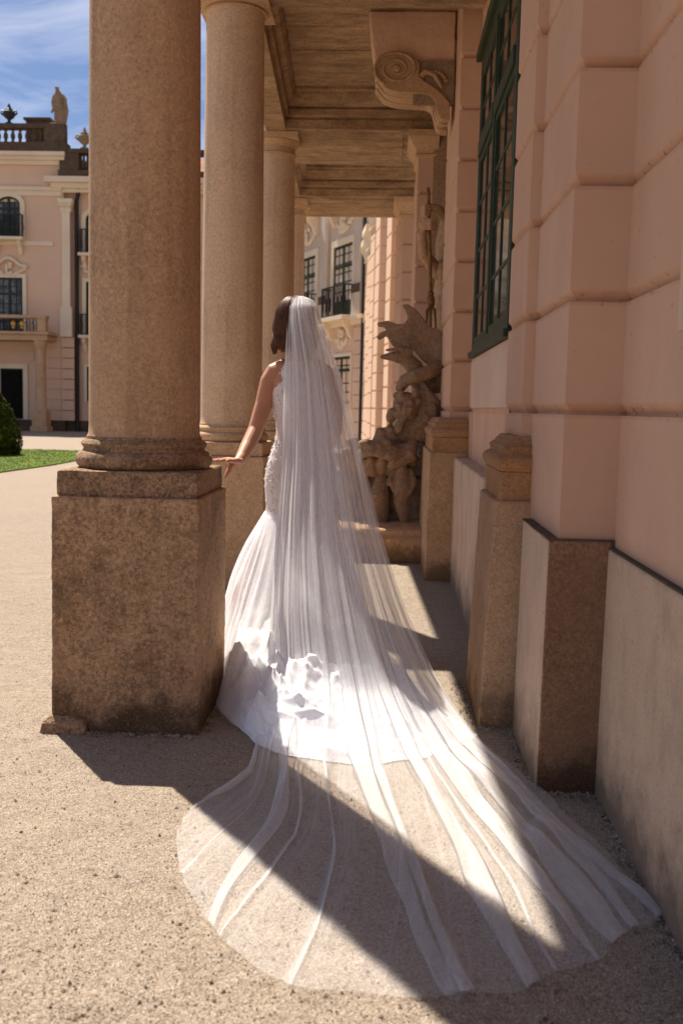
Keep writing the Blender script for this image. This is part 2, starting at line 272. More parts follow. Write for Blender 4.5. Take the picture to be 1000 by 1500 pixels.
# ------------------------------------------------------------------ mesh builder
INV = {}
class MB:
    def __init__(s): s.v = []; s.f = []
    def add(s, vs, fs):
        o = len(s.v); s.v += [tuple(x) for x in vs]; s.f += [tuple(i+o for i in f) for f in fs]; return s
    def box(s, x0, x1, y0, y1, z0, z1):
        return s.add([(x0,y0,z0),(x1,y0,z0),(x1,y1,z0),(x0,y1,z0),(x0,y0,z1),(x1,y0,z1),(x1,y1,z1),(x0,y1,z1)],
                     [(0,3,2,1),(4,5,6,7),(0,1,5,4),(1,2,6,5),(2,3,7,6),(3,0,4,7)])
    def frustum(s, a, b, z0, z1):
        (x0,x1,y0,y1), (X0,X1,Y0,Y1) = a, b
        return s.add([(x0,y0,z0),(x1,y0,z0),(x1,y1,z0),(x0,y1,z0),(X0,Y0,z1),(X1,Y0,z1),(X1,Y1,z1),(X0,Y1,z1)],
                     [(0,3,2,1),(4,5,6,7),(0,1,5,4),(1,2,6,5),(2,3,7,6),(3,0,4,7)])
    def rings(s, R, closed=True, cap=True):
        n = len(R[0]); o = len(s.v)
        for r in R: s.v += [tuple(p) for p in r]
        for j in range(len(R)-1):
            for i in range(n if closed else n-1):
                k = (i+1) % n
                s.f.append((o+j*n+i, o+j*n+k, o+(j+1)*n+k, o+(j+1)*n+i))
        if cap and closed:
            s.f.append(tuple(o+i for i in reversed(range(n)))); s.f.append(tuple(o+(len(R)-1)*n+i for i in range(n)))
        return s
    def lathe(s, cx, cy, prof, n=48):
        return s.rings([[(cx+r*cos(2*pi*i/n), cy+r*sin(2*pi*i/n), z) for i in range(n)] for r, z in prof])
    def tube(s, pts, rad, n=10, flat=1.0, updir=None, ends=True):
        pts = [Vector(p) for p in pts]
        if not hasattr(rad, '__len__'): rad = [rad]*len(pts)
        R = []; prev = None
        def ring(p, t, r):
            nonlocal prev
            a = Vector(updir) if updir is not None else (prev if prev is not None else (Vector((0,0,1)) if abs(t.z) < 0.9 else Vector((1,0,0))))
            a = (a - t*a.dot(t)); a = a.normalized() if a.length > 1e-6 else t.orthogonal().normalized()
            prev = a; b = t.cross(a)
            return [p + a*(r*flat*cos(2*pi*i/n)) + b*(r*sin(2*pi*i/n)) for i in range(n)]
        T = []
        for i in range(len(pts)):
            t = pts[min(i+1, len(pts)-1)] - pts[max(i-1, 0)]; T.append(t.normalized() if t.length > 1e-9 else Vector((0,0,1)))
        if ends:
            for q in (0.96, 0.7): R.append(ring(pts[0]-T[0]*rad[0]*q, T[0], rad[0]*sqrt(1-q*q)))
        for p, t, r in zip(pts, T, rad): R.append(ring(p, t, r))
        if ends:
            for q in (0.7, 0.96): R.append(ring(pts[-1]+T[-1]*rad[-1]*q, T[-1], rad[-1]*sqrt(1-q*q)))
        return s.rings(R)
    def ell(s, c, r, rot=None, nu=16, nv=10):
        R = []
        for j in range(nv+1):
            a = -pi/2 + pi*(j+0.02*(1 if j == 0 else -1 if j == nv else 0))/nv
            ring = []
            for i in range(nu):
                p = Vector((r[0]*cos(a)*cos(2*pi*i/nu), r[1]*cos(a)*sin(2*pi*i/nu), r[2]*sin(a)))
                if rot is not None: p = rot @ p
                ring.append(p+Vector(c))
            R.append(ring)
        return s.rings(R)
    def prism(s, poly, axis, a, b):
        "poly: list of 2D points; extruded along axis from a to b"
        def P(p, t): return {'x': (t, p[0], p[1]), 'y': (p[0], t, p[1]), 'z': (p[0], p[1], t)}[axis]
        n = len(poly); o = len(s.v)
        s.v += [P(p, a) for p in poly] + [P(p, b) for p in poly]
        s.f += [(o+i, o+(i+1) % n, o+n+(i+1) % n, o+n+i) for i in range(n)]
        s.f += [tuple(o+i for i in reversed(range(n))), tuple(o+n+i for i in range(n))]
        return s
    def build(s, name, mat, parent=None, bev=0, smooth=None, local=False, remesh=None, rough=None, flip=False, sm_iter=3):
        vs = s.v
        if parent is not None and not local and parent.name in INV:
            iv = INV[parent.name]; vs = [tuple(iv @ Vector(p)) for p in vs]
        me = bpy.data.meshes.new(name); me.from_pydata(vs, [], s.f); me.validate(); me.update()
        bm_fix(me)
        o = bpy.data.objects.new(name, me); col.objects.link(o)
        if parent is not None: o.parent = parent; INV[o.name] = INV.get(parent.name, Matrix())
        if remesh:
            a = o.modifiers.new('r', 'REMESH'); a.mode = 'VOXEL'; a.voxel_size = remesh
            if sm_iter: b = o.modifiers.new('s', 'SMOOTH'); b.factor = 0.5; b.iterations = sm_iter
            dg = bpy.context.evaluated_depsgraph_get(); nm = bpy.data.meshes.new_from_object(o.evaluated_get(dg))
            o.modifiers.clear(); o.data = nm; bpy.data.meshes.remove(me); me = nm; me.name = name; smooth = 180
        if bev:
            b = o.modifiers.new('bevel', 'BEVEL'); b.width = bev; b.segments = 2; b.limit_method = 'ANGLE'; b.angle_limit = radians(40)
        if rough:
            size, amt = rough
            sb = o.modifiers.new('sub', 'REMESH'); sb.mode = 'VOXEL'; sb.voxel_size = size
            for sc, am in ((0.09, amt), (0.025, amt*0.5)):
                t = bpy.data.textures.new(name+'_rough', 'CLOUDS'); t.noise_scale = sc; t.noise_depth = 3
                d = o.modifiers.new('disp', 'DISPLACE'); d.texture = t; d.strength = am; d.mid_level = 0.5; d.texture_coords = 'LOCAL'
            smooth = 180
        me.materials.clear(); me.materials.append(mat)
        if smooth is not None:
            me.polygons.foreach_set('use_smooth', [True]*len(me.polygons))
            if smooth < 180: me.set_sharp_from_angle(angle=radians(smooth))
        return o
import bmesh
def bm_fix(me):
    bm = bmesh.new(); bm.from_mesh(me); bmesh.ops.recalc_face_normals(bm, faces=bm.faces); bm.to_mesh(me); bm.free()
def tag(o, label=None, cat=None, group=None, kind=None):
    for k, v in (('label', label), ('category', cat), ('group', group), ('kind', kind)):
        if v: o[k] = v
    return o
def empty(name, loc, label, cat, group=None, rz=0):
    o = bpy.data.objects.new(name, None); col.objects.link(o); o.location = loc; o.rotation_euler = (0, 0, rz); o.empty_display_size = 0.2
    INV[o.name] = (Matrix.Translation(loc) @ Matrix.Rotation(rz, 4, 'Z')).inverted()
    return tag(o, label, cat, group, 'thing')
def copy_tree(o, parent=None):
    c = o.copy(); col.objects.link(c)
    if parent is not None: c.parent = parent
    for ch in list(o.children): copy_tree(ch, c)
    return c

# ------------------------------------------------------------------ ground
g = MB(); g.add([(-300,-120,0),(300,-120,0),(300,400,0),(-300,400,0)], [(0,1,2,3)])
tag(g.build('gravel_ground', M['gravel']), 'pale sandy gravel court in front of the palace', 'ground', kind='structure')
lawn_pts = [(-6.586,16.8),(-6.45,19.2),(-6.5,20.94),(-6.35,22.9),(-6.06,24.83),(-7.4,25.0),(-9.27,25.0),(-15.5,23.6),(-19,20),(-17,13),(-12,10),(-8.5,10.5)]
lw = MB(); lw.prism(lawn_pts, 'z', 0.002, 0.025)
tag(lw.build('lawn', M['grass']), 'bright green lawn bed edged by gravel', 'lawn', kind='structure')
def inpoly(x, y, P):
    c = False
    for i in range(len(P)):
        (x1,y1),(x2,y2) = P[i], P[i-1]
        if (y1 > y) != (y2 > y) and x < (x2-x1)*(y-y1)/(y2-y1)+x1: c = not c
    return c
gb = MB(); k = 0
while k < 14000:
    x, y = random.uniform(-12,-6), random.uniform(14,25.2)
    if not inpoly(x, y, lawn_pts): continue
    k += 1; a = random.uniform(0, pi); h = random.uniform(0.015,0.04); d = 0.008
    gb.add([(x-d*cos(a),y-d*sin(a),0.02),(x+d*cos(a),y+d*sin(a),0.02),(x+random.uniform(-.02,.02),y+random.uniform(-.02,.02),0.02+h)], [(0,1,2)])
tag(gb.build('grass', M['grass']), 'short mown grass blades of the lawn', 'grass', kind='stuff')
# loose pebbles
def pebbles():
    n = 26000
    u = rng.random(n); Y = 1.5/(1-u*0.84)          # denser near the viewer
    X = (rng.random(n)-0.5)*1.25*Y*0.62 - 0.10*Y*0.4
    r = 0.0012+0.0022*rng.random(n)**3+0.0045*(rng.random(n) > 0.985)
    base = np.array([(1,0,0),(0,1,0),(-1,0,0),(0,-1,0),(0,0,0.75),(0,0,-0.5)], float)
    fs = [(0,1,4),(1,2,4),(2,3,4),(3,0,4),(1,0,5),(2,1,5),(3,2,5),(0,3,5)]
    V = []; F = []
    a = rng.random(n)*6.28
    for i in range(n):
        if X[i] > 0.7 or (-1.27 < X[i] < -0.66 and 3.6 < Y[i] < 4.3): continue
        b = base*(0.7+0.6*rng.random((6,1)))*r[i]
        c, s_ = cos(a[i]), sin(a[i]); o = len(V)
        for p in b: V.append((X[i]+p[0]*c-p[1]*s_*0.8, Y[i]+p[0]*s_+p[1]*c*0.8, 0.0008+p[2]+r[i]*0.2))
        F += [tuple(q+o for q in f) for f in fs]
    for (xa, ya, xb, yb, ox, oy, cnt) in ((0.715,1.7,0.72,3.16,-1,0,900),(0.53,3.175,0.72,3.175,0,-1,300),(0.52,3.2,0.52,3.8,-1,0,350),(0.40,3.83,0.56,3.83,0,-1,300),(0.385,3.85,0.38,4.5,-1,0,350),(-1.24,3.605,-0.68,3.605,0,-1,700),(-0.668,3.62,-0.668,4.25,1,0,500)):
        for q in range(cnt):
            t = rng.random(); dd = abs(rng.normal())*0.022; rr = 0.0015+0.0045*rng.random()**3; a_ = rng.random()*6.28
            b = base*(0.7+0.6*rng.random((6,1)))*rr; c, s_ = cos(a_), sin(a_); o = len(V)
            for p in b: V.append((xa+(xb-xa)*t+ox*dd+p[0]*c-p[1]*s_*0.8, ya+(yb-ya)*t+oy*dd+p[0]*s_+p[1]*c*0.8, 0.001+p[2]+rr*0.3+max(0,0.010-dd*0.4)*rng.random()))
            F += [tuple(q2+o for q2 in f) for f in fs]
    g = MB(); g.v = V; g.f = F
    return g.build('gravel_stones', M['pebble'])
tag(pebbles(), 'loose grains and pebbles lying on the gravel', 'gravel', kind='stuff')

# ------------------------------------------------------------------ columns
ROW = lambda Y: -0.953-0.041*(Y-3.93)
def column(x, y, label, mats, hw=0.276, rough=False, name='column', nk=3.755):
    e = empty(name, (x,y,0), label, 'column', 'columns of the portico')
    ms, mc, mp_ = mats
    p = MB(); p.frustum((x-hw-0.004,x+hw+0.004,y-0.31,y+0.32), (x-hw,x+hw,y-0.308,y+0.318), -0.02, 0.893)
    p.build('pedestal', mp_, e, bev=0 if rough else 0.008, rough=(0.008, 0.008) if rough else None)
    c = MB(); c.box(x-hw+0.013,x+hw-0.013,y-0.283,y+0.293,0.889 if rough else 0.894,0.989); c.build('pedestal_cap', mc, e, bev=0 if rough else 0.008, rough=(0.008, 0.008) if rough else None)
    b = MB(); b.lathe(x, y, [(0.225,0.985),(0.252,0.990),(0.263,1.003),(0.268,1.022),(0.263,1.041),(0.250,1.053),(0.238,1.057),(0.236,1.068),(0.242,1.074),(0.246,1.083),(0.241,1.093),(0.232,1.098),(0.226,1.100),(0.225,1.112),(0.1,1.113)], 64)
    b.build('base', mc, e, smooth=50)
    s = MB(); s.lathe(x, y, [(0.222,1.112),(0.217,1.125),(0.2155,1.16),(0.214,1.8),(0.209,2.6),(0.202,3.4),(0.199,nk-0.015),(0.201,nk)], 64)
    s.build('shaft', ms, e, smooth=50)
    k = MB(); k.lathe(x, y, [(r, nk+(z-3.755)*(max(3.9, nk+0.032)-nk)/0.145) for r, z in [(0.19,3.755),(0.213,3.757),(0.219,3.768),(0.213,3.779),(0.202,3.783),(0.200,3.835),(0.208,3.838),(0.212,3.85),(0.232,3.868),(0.244,3.893),(0.240,3.900)]], 64)
    k.box(x-0.246,x+0.246,y-0.246,y+0.246,max(3.9, nk+0.032),3.955); k.build('capital', mc, e, smooth=40)
    return e
c1 = column(-0.953, 3.93, 'nearest weathered brown stone column, its pedestal under the bride\'s hand', (M['shaft1'], M['cap1'], M['ped']), rough=True)
f = MB(); f.frustum((-1.272,-1.09,3.575,3.70), (-1.262,-1.10,3.59,3.70), -0.02, 0.045); f.frustum((-1.255,-1.13,3.6,3.7),(-1.235,-1.15,3.61,3.7),0.043,0.062)
f.build('broken_plinth_stub', M['cap1'], c1, rough=(0.009, 0.02))
c2 = column(-1.10, 7.1, 'pale stone column just behind the bride\'s outstretched arm', (M['shaft2'], M['lime'], M['lime']), nk=3.898)
c3 = column(ROW(10.4)+0.03, 10.4, 'third column from the front, half hidden beside the bride\'s hair', (M['shaft2'], M['lime'], M['lime']))
c4 = copy_tree(c3); c4.location = (ROW(13.55), 13.55, 0); c4['label'] = 'farthest narrow column showing above the bride\'s head'
for y, lab in () and ((10.4, 'third column from the front, half hidden beside the bride\'s hair'), (13.55, 'farthest narrow column showing above the bride\'s head')):
    o = copy_tree(c2); o.location = (ROW(y)+(0.03 if y < 12 else 0.0), y, 0); o['label'] = lab

# ------------------------------------------------------------------ portico roof
pr = empty('portico_roof', (0, 8, 4), 'brown travertine portico ceiling with moulded cross beams and long architrave', 'ceiling')
def along(prof, y0, y1, nseg=1):
    "profile of (offset from the column row, z) swept along the column row"
    g = MB(); R = []
    for y in (y0, y1): R.append([(ROW(y)+o, y, z) for o, z in prof])
    return g.rings(R)
along([(-0.05,3.957),(0.15,3.957),(0.15,4.07),(0.18,4.075),(0.18,4.17),(0.225,4.19),(0.25,4.25),(0.25,4.5),(-0.19,4.5),(-0.19,4.42),(-0.11,4.32),(-0.11,4.2),(-0.05,4.19)], 2.6, 15.2).build('architrave', M['trav'], pr, bev=0.006)
WX = lambda Y: 1.05 if Y < 9 else 0.75
for k, (ya, yb) in enumerate(((5.9,7.12),(10.1,11.5),(13.2,14.6),(2.7,3.6))):
    g = MB()
    prof = [(ya,3.962),(yb,3.962),(yb,4.06),(yb+0.03,4.065),(yb+0.03,4.15),(yb+0.08,4.17),(yb+0.11,4.23),(yb+0.11,4.30),(ya-0.26,4.30),(ya-0.26,4.262),(ya-0.205,4.258),(ya-0.20,4.235),(ya-0.165,4.195),(ya-0.115,4.17),(ya-0.11,4.160),(ya-0.03,4.158),(ya-0.03,4.142),(ya-0.06,4.14),(ya-0.06,4.075),(ya+0.02,4.073),(ya+0.02,4.058),(ya-0.0,4.055)]
    yy = (ya+yb)/2; g.prism(prof, 'x', ROW(ya)+0.10, WX(yy)); g.build('cross_beam', M['trav'], pr, bev=0.004)
    p = MB(); p.prism([(ya+0.12,3.958),(ya+0.16,3.950),(yb-0.16,3.950),(yb-0.12,3.958),(yb-0.12,3.9615),(ya+0.12,3.9615)], 'x', ROW(ya)+0.45, 0.35 if yy < 9 else 0.1)
    p.build('beam_panel', M['trav'], pr)
g = MB(); y = 2.55
while y < 15.2:
    h = random.uniform(0.5,0.62); g.box(ROW(y)+0.16, 1.3, y, y+h-0.014, 4.285+random.uniform(0,0.004), 4.40); y += h
g.build('ceiling_panels', M['trav'], pr, bev=0.004)
g = MB(); R = []
for y in (2.5, 15.3): R.append([(ROW(y)-0.18,y,4.503),(1.4,y,4.503),(1.4,y,4.76),(ROW(y)-0.27,y,4.76),(ROW(y)-0.27,y,4.70)])
g.rings(R); g.build('cornice', M['lime'], pr)

# ------------------------------------------------------------------ right wall of the palace
pw = empty('palace_wall', (0.7, 5, 0), 'pink rusticated palace wall stepping along the right of the portico', 'wall')
def levels(z0, z1, zj=1.24, st=0.354, groove=True):
    L_ = [(z0, 0)]; j = zj if z0 > 0.5 else zj - 3*st
    while j < z1-0.02:
        if j > z0+0.03 and groove: L_ += [(j-0.004,0),(j-0.003,0.024),(j+0.004,0.024),(j+0.036,0.0)]
        j += st
    return L_+[(z1, 0)]
def wallpoly(poly, lv):
    "rusticated wall: plan polyline offset inwards at every joint"
    P = [Vector(p) for p in poly]; nrm = []
    for i in range(len(P)-1):
        d = (P[i+1]-P[i]).normalized(); nrm.append(Vector((-d.y, d.x)))   # inward: left of travel
    off = []
    for i in range(len(P)):
        ns = [nrm[j] for j in (i-1, i) if 0 <= j < len(nrm)]
        if len(ns) == 2:
            b = ns[0]+ns[1]; b = b/max(0.3, b.dot(ns[0]))
        else: b = ns[0]
        off.append(b)
    g = MB(); g.rings([[(p.x+o.x*d, p.y+o.y*d, z) for p, o in zip(P, off)] for z, d in lv], closed=False); return g
lv = levels(0.78, 4.9)
wallpoly([(0.95,8.9),(0.465,8.9),(0.465,7.34),(0.60,7.34),(0.60,6.99),(0.68,6.99)], lv).build('pilaster', M['pink'], pw)
wallpoly([(0.68,4.95),(0.60,4.95),(0.60,4.48),(0.530,4.48),(0.530,3.935),(0.568,3.935),(0.568,3.215),(0.744,3.215),(0.744,2.62)], lv).build('pilaster', M['pink'], pw)
wallpoly([(0.744,2.62),(0.744,-3.0)], levels(0.78, 4.9)).build('wall_face', M['pink'], pw)
g = MB(); g.box(0.603,0.70,4.952,6.988,0.86,1.645); g.build('wall_face', M['pink'], pw)
g = MB(); g.box(0.603,0.70,4.952,6.988,3.58,4.9); g.build('wall_face', M['pink'], pw)
g = MB(); g.box(0.590,0.6025,4.7,7.05,1.262,1.60); g.build('sill_panel', M['renderp'], pw, bev=0.004)
# the small pale raised panel on the nearest wall
g = MB(); g.box(0.728,0.7435,1.2,2.585,1.452,2.04); g.build('raised_panel', M['renderp'], pw, bev=0.004)
# plinths
g = MB(); g.frustum((0.716,1.2,-3,3.198),(0.722,1.2,-3,3.198),-0.02,0.812); g.build('plinth', M['render'], pw, bev=0.012)
g = MB(); g.frustum((0.526,0.724,3.20,3.80),(0.533,0.731,3.205,3.80),-0.02,0.832); g.build('plinth', M['render'], pw, bev=0.006)
g = MB(); g.frustum((0.527,0.7255,3.183,3.1985),(0.534,0.732,3.188,3.2035),-0.02,0.833); g.build('plinth_slab', M['pedc'], pw, bev=0.005)
g = MB(); g.box(0.530,0.566,3.195,3.80,0.8335,0.8385); g.box(0.5665,0.742,3.195,3.2135,0.8335,0.8385); g.build('dirty_ledge', M['darkstone'], pw)
g = MB(); g.box(0.7215,0.7425,-3,3.188,0.8125,0.8165); g.build('dirty_ledge', M['darkstone'], pw)
g = MB(); g.box(0.50,0.68,4.40,7.24,-0.02,0.905); g.build('plinth', M['render'], pw, bev=0.012)
def wall_pedestal(fx, x1, y0, y1, zt, batter, name='pedestal'):
    g = MB(); g.frustum((fx-batter,x1,y0-0.012,y1),(fx,x1,y0,y1),-0.02,zt)
    p = g.build(name, M['pedr'], pw, rough=(0.009,0.006))
    h = MB(); a = fx+0.018; b = y0+0.018
    h.box(a,x1,b,y1-0.02,zt-0.002,zt+0.112); h.build('pedestal_cap', M['rust'], p, rough=(0.006,0.005))
    t = MB(); prof = [(0.0,0.112),(-0.006,0.120),(-0.014,0.135),(-0.016,0.150),(-0.010,0.166),(0.004,0.176),(0.016,0.180),(0.018,0.192),(0.012,0.198),(0.010,0.206),(0.018,0.214),(0.030,0.218),(0.034,0.232),(0.044,0.236),(0.05,0.25)]
    t.rings([[(a+d,b+d,zt+z),(x1,b+d,zt+z),(x1,y1-0.02-d,zt+z),(a+d,y1-0.02-d,zt+z)] for d, z in prof])
    t.build('base_moulding', M['rust'], p, rough=(0.006,0.005))
wall_pedestal(0.430, 0.60, 3.85, 4.46, 0.898, 0.036)
wall_pedestal(0.325, 0.60, 7.22, 8.6, 0.936, 0.012)
# window
win = MB()
x0, x1 = 0.578, 0.628; ya, yb, za, zb = 4.95, 6.99, 1.645, 3.58
win.box(x0,x1,ya,ya+0.09,za,zb); win.box(x0,x1,yb-0.09,yb,za,zb); win.box(x0,x1,ya+0.09,yb-0.09,za,za+0.05); win.box(x0,x1,ya+0.09,yb-0.09,zb-0.1,zb)
wo = win.build('window', M['green'], pw, bev=0.006)
g = MB(); g.box(0.556,0.64,ya-0.03,yb+0.03,za-0.042,za-0.002); g.build('window_sill', M['green'], wo, bev=0.006)
g = MB(); g.box(0.545,0.64,ya-0.05,yb+0.05,zb+0.003,zb+0.06); g.build('window_head', M['green'], wo, bev=0.006)
g = MB(); mid = (ya+yb)/2
g.box(x0-0.006,x1-0.006,mid-0.032,mid+0.032,za+0.05,zb-0.1)
tz = za+1.28
g.box(x0-0.012,x1-0.008,ya+0.09,mid-0.032,tz,tz+0.08); g.box(x0-0.012,x1-0.008,mid+0.032,yb-0.09,tz,tz+0.10)
g.build('mullion', M['green'], wo, bev=0.005)
for (a, b) in ((ya+0.092,mid-0.034),(mid+0.034,yb-0.092)):
    for (c, d, rows) in ((za+0.052,tz-0.002,4),(tz+0.082,zb-0.102,2)):
        s_ = MB(); t = 0.036
        s_.box(0.582,0.606,a,a+t,c,d); s_.box(0.582,0.606,b-t,b,c,d); s_.box(0.582,0.606,a+t,b-t,c,c+t); s_.box(0.582,0.606,a+t,b-t,d-t,d)
        mm = (a+b)/2; s_.box(0.586,0.602,mm-0.012,mm+0.012,c+t,d-t)
        for r in range(1, rows):
            z = c+(d-c)*r/rows; s_.box(0.588,0.601,a+t,mm-0.012,z-0.011,z+0.011); s_.box(0.588,0.601,mm+0.012,b-t,z-0.011,z+0.011)
        so_ = s_.build('sash', M['green'], wo, bev=0.003)
        p = MB(); p.box(0.5935,0.5965,a+0.02,b-0.02,c+0.02,d-0.02); p.build('pane', M['glass'], so_)
g = MB(); g.box(0.69,0.70,ya+0.01,yb-0.01,za-0.0,zb); g.build('window_back', M['dark'], wo)
# niche and the pilasters beyond
g = MB(); R = []
npl = [(0.40,10.10),(0.56,10.06),(0.72,9.95),(0.86,9.75),(0.92,9.5),(0.86,9.25),(0.75,9.08),(0.60,8.96),(0.50,8.905)]
g.rings([[(x,y,z) for x, y in npl] for z in (0.0,2.0,4.3)], closed=False); g.build('niche', M['nichewall'], pw, smooth=60)
def pilaster(xl, y, d, wd, ztop, zb, nextx):
    g = wallpoly([(nextx,y+d),(xl,y+d),(xl,y),(xl+wd,y)], levels(zb, ztop)); g.build('pilaster', M['pink'], pw, bev=0.004)
    p = MB(); p.box(xl-0.11,xl+wd+0.0,y-0.09,y+d+0.05,0,0.94); p.box(xl-0.08,xl+wd,y-0.06,y+d+0.03,0.943,1.15); p.build('pedestal', M['pedr'], pw, bev=0.012)
pilaster(0.25, 10.12, 1.3, 0.152, 3.70, 1.15, 0.62)
g = wallpoly([(0.5,13.9),(0.075,13.8),(0.158,13.2),(0.33,13.2)], levels(1.15, 3.7)); g.build('pilaster', M['pink'], pw, bev=0.004)
p = MB(); p.box(0.05,0.4,13.1,13.9,0,0.94); p.box(0.07,0.4,13.13,13.87,0.943,1.15); p.build('pedestal', M['pedr'], pw, bev=0.012)
for x, y, wd in ((0.25,10.12,0.152),(0.13,13.2,0.20)):
    c = MB(); c.rings([[(x-d,y-d,z),(x+wd+0.05,y-d,z),(x+wd+0.05,y+0.6+d,z),(x-d,y+0.6+d,z)] for d, z in ((0.0,3.703),(0.02,3.71),(0.03,3.735),(0.015,3.75),(0.03,3.79),(0.08,3.86),(0.10,3.89),(0.10,3.955))])
    c.build('capital', M['lime'], pw, bev=0.004)
# sunlit pilaster run beyond the portico
pos = [(0.017,16.5),(-0.206,20.0),(-0.355,23.3),(-0.48,26.3),(-0.60,28.6)]
for i, (x, y) in enumerate(pos):
    k_ = y/16.5
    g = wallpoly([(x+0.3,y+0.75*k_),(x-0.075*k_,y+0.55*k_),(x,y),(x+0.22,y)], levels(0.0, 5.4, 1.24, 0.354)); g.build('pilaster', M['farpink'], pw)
    c = MB(); c.rings([[(x-d,y-d,z),(x+0.22,y-d,z),(x+0.22,y+0.55*k_+d,z),(x-0.075*k_-d,y+0.55*k_+d,z)] for d, z in ((0,5.4),(0.05,5.42),(0.03,5.5),(0.10,5.75),(0.16,5.8),(0.16,5.95))])
    c.build('capital', M['white'], pw)
g = MB(); g.rings([[(x+0.02,y,z) for x, y in [(0.3,15.2),(-0.04,17),(-0.27,20.5),(-0.43,24),(-0.56,27),(-0.66,29.0)]] for z in (5.95,6.3)], closed=False)
g.build('entablature', M['white'], pw)
g = MB(); g.rings([[(x+0.32,y,z) for x, y in [(0.1,14.6),(-0.15,16.6),(-0.35,20.1),(-0.48,23.4),(-0.6,26.4),(-0.75,29.3)]] for z in (0,5.95,6.3,9.5)], closed=False)
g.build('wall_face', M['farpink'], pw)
for y, x in ((18,-0.02),(23,-0.25)):
    r = MB()
    for q in range(14): r.box(x-0.2,x-0.185,y+q*0.12,y+q*0.12+0.02,6.3,7.2)
    r.box(x-0.21,x-0.175,y-0.02,y+1.65,7.2,7.24); r.build('balcony_railing', M['iron'], pw)

# scroll console and its block
Yc = 7.95
def P2(px, py, Y=Yc): p = at(px, py, Y); return (p.x, p.z)
ck = empty('scroll_console', (0.4, 8.2, 3.9), 'carved stone scroll bracket under a pink plaster block at the ceiling', 'bracket')
tl, bl = P2(540,16,8.0), P2(551,112,8.0)
g = MB(); g.prism([(tl[0],4.284),(bl[0],bl[1]),(0.456,bl[1]-0.01),(0.456,4.284)], 'y', 8.0, 8.5); g.build('pink_block', M['pinkblock'], ck, bev=0.008, rough=(0.012,0.010))
def spline(P, n=8):
    P = [Vector(p) for p in P]; out = []
    for i in range(len(P)-1):
        a, b, c, d = P[max(i-1,0)], P[i], P[i+1], P[min(i+2,len(P)-1)]
        for k in range(n):
            t = k/n; out.append(0.5*((2*b)+(c-a)*t+(2*a-5*b+4*c-d)*t*t+(3*b-a-3*c+d)*t**3))
    return out+[P[-1]]
low = [(549,113),(561,128),(579,135),(600,137),(626,139),(637,149),(639,163),(645,175),(658,177)]
up = [(658,152),(648,140),(637,130),(622,121),(612,112)]
disc = [(581+33*cos(t), 100-24*sin(t)) for t in [pi*0.0+pi*k/16 for k in range(17)]]
def solid(inset, y0, y1):
    o = [P2(*p) for p in [(q.x,q.y) for q in spline([Vector((a,b,0)) for a,b in low])]+up+disc]
    cx = sum(p[0] for p in o)/len(o); cz = sum(p[1] for p in o)/len(o)
    return MB().prism([(min(0.452,cx+(p[0]-cx)*(1-inset)), cz+(p[1]-cz)*(1-inset)) for p in o], 'y', y0, y1)
solid(0.0, 7.93, 7.998).build('scroll', M['niche'], ck, bev=0.006)
for ins, a, b in ((0.07,8.0,8.07),(0.02,8.07,8.14),(0.10,8.14,8.24),(0.02,8.24,8.31),(0.0,8.31,8.37)):
    q = solid(ins, a+0.002, b); zb_ = bl[1]-0.015; q.v = [(v[0],v[1],min(v[2],zb_)) for v in q.v]; q.build('scroll_moulding', M['niche'], ck, bev=0.004)
g = MB(); xa, za_ = P2(606,90,8.0); xb, zb2 = P2(656,176,8.0); g.box(xa,0.455,7.965,7.997,zb2+0.1,za_); g.build('side_panel', M['statue'], ck)
c0 = P2(581,100,7.92); sp = []
for i in range(70):
    a = i/69*2*pi*2.4; r = 0.165*(1-i/69)**0.9+0.012
    sp.append((c0[0]-r*cos(a-1.0), 7.925, c0[1]+0.76*r*sin(a-1.0)))
g = MB(); g.tube(sp, [0.014*(1-0.4*i/69) for i in range(70)], 8); g.ell((c0[0],7.925,c0[1]),(0.03,0.02,0.03)); g.build('volute', M['niche'], ck, smooth=180)
g = MB()
for k in range(9):
    a = pi*0.08+k*pi*0.09; cx, cz = P2(634,118)
    g.ell((cx+0.10*cos(a),7.95,cz-0.02+0.085*sin(a)),(0.016,0.016,0.013))
g.tube([(P2(612,112)[0],7.95,P2(612,112)[1]),(P2(622,105)[0],7.945,P2(622,105)[1]),(P2(636,110)[0],7.945,P2(636,110)[1]),(P2(646,128)[0],7.945,P2(646,128)[1])],[0.01,0.02,0.02,0.012],8)
g.build('acanthus_leaf', M['niche'], ck, smooth=180)

# ------------------------------------------------------------------ fountain and statue
def A3(px, py, Y): return tuple(at(px, py, Y))
ft = empty('wall_fountain', (0.0, 8.7, 0), 'carved stone wall fountain with dolphin, child figure and shell basin', 'fountain')
g = MB(); g.box(-0.62,0.36,8.02,9.6,-0.02,0.20); g.box(-0.60,0.34,8.06,9.6,0.203,0.27); g.build('step', M['pedr'], ft, bev=0.015, rough=(0.02,0.02))
g = MB(); g.box(-0.50,0.40,8.75,9.7,0.265,0.64)
for k in range(26): g.ell((random.uniform(-0.5,0.25),8.72+random.uniform(0,0.1),random.uniform(0.28,0.62)),(random.uniform(.05,.13),random.uniform(.05,.1),random.uniform(.04,.12)))
g.build('carved_base', M['statue'], ft, remesh=0.018)
g = MB()   # carved atlas figure under the basin
g.tube([A3(588,690,8.58),A3(590,715,8.56),A3(588,738,8.6),A3(594,765,8.6)],[0.06,0.085,0.07,0.05],12); g.ell(A3(588,683,8.55),(0.05,0.05,0.055))
g.tube([A3(600,690,8.6),A3(606,705,8.55),A3(600,722,8.52)],[0.04,0.032,0.025],10); g.tube([A3(577,690,8.6),A3(572,706,8.55),A3(580,722,8.52)],[0.04,0.032,0.025],10)
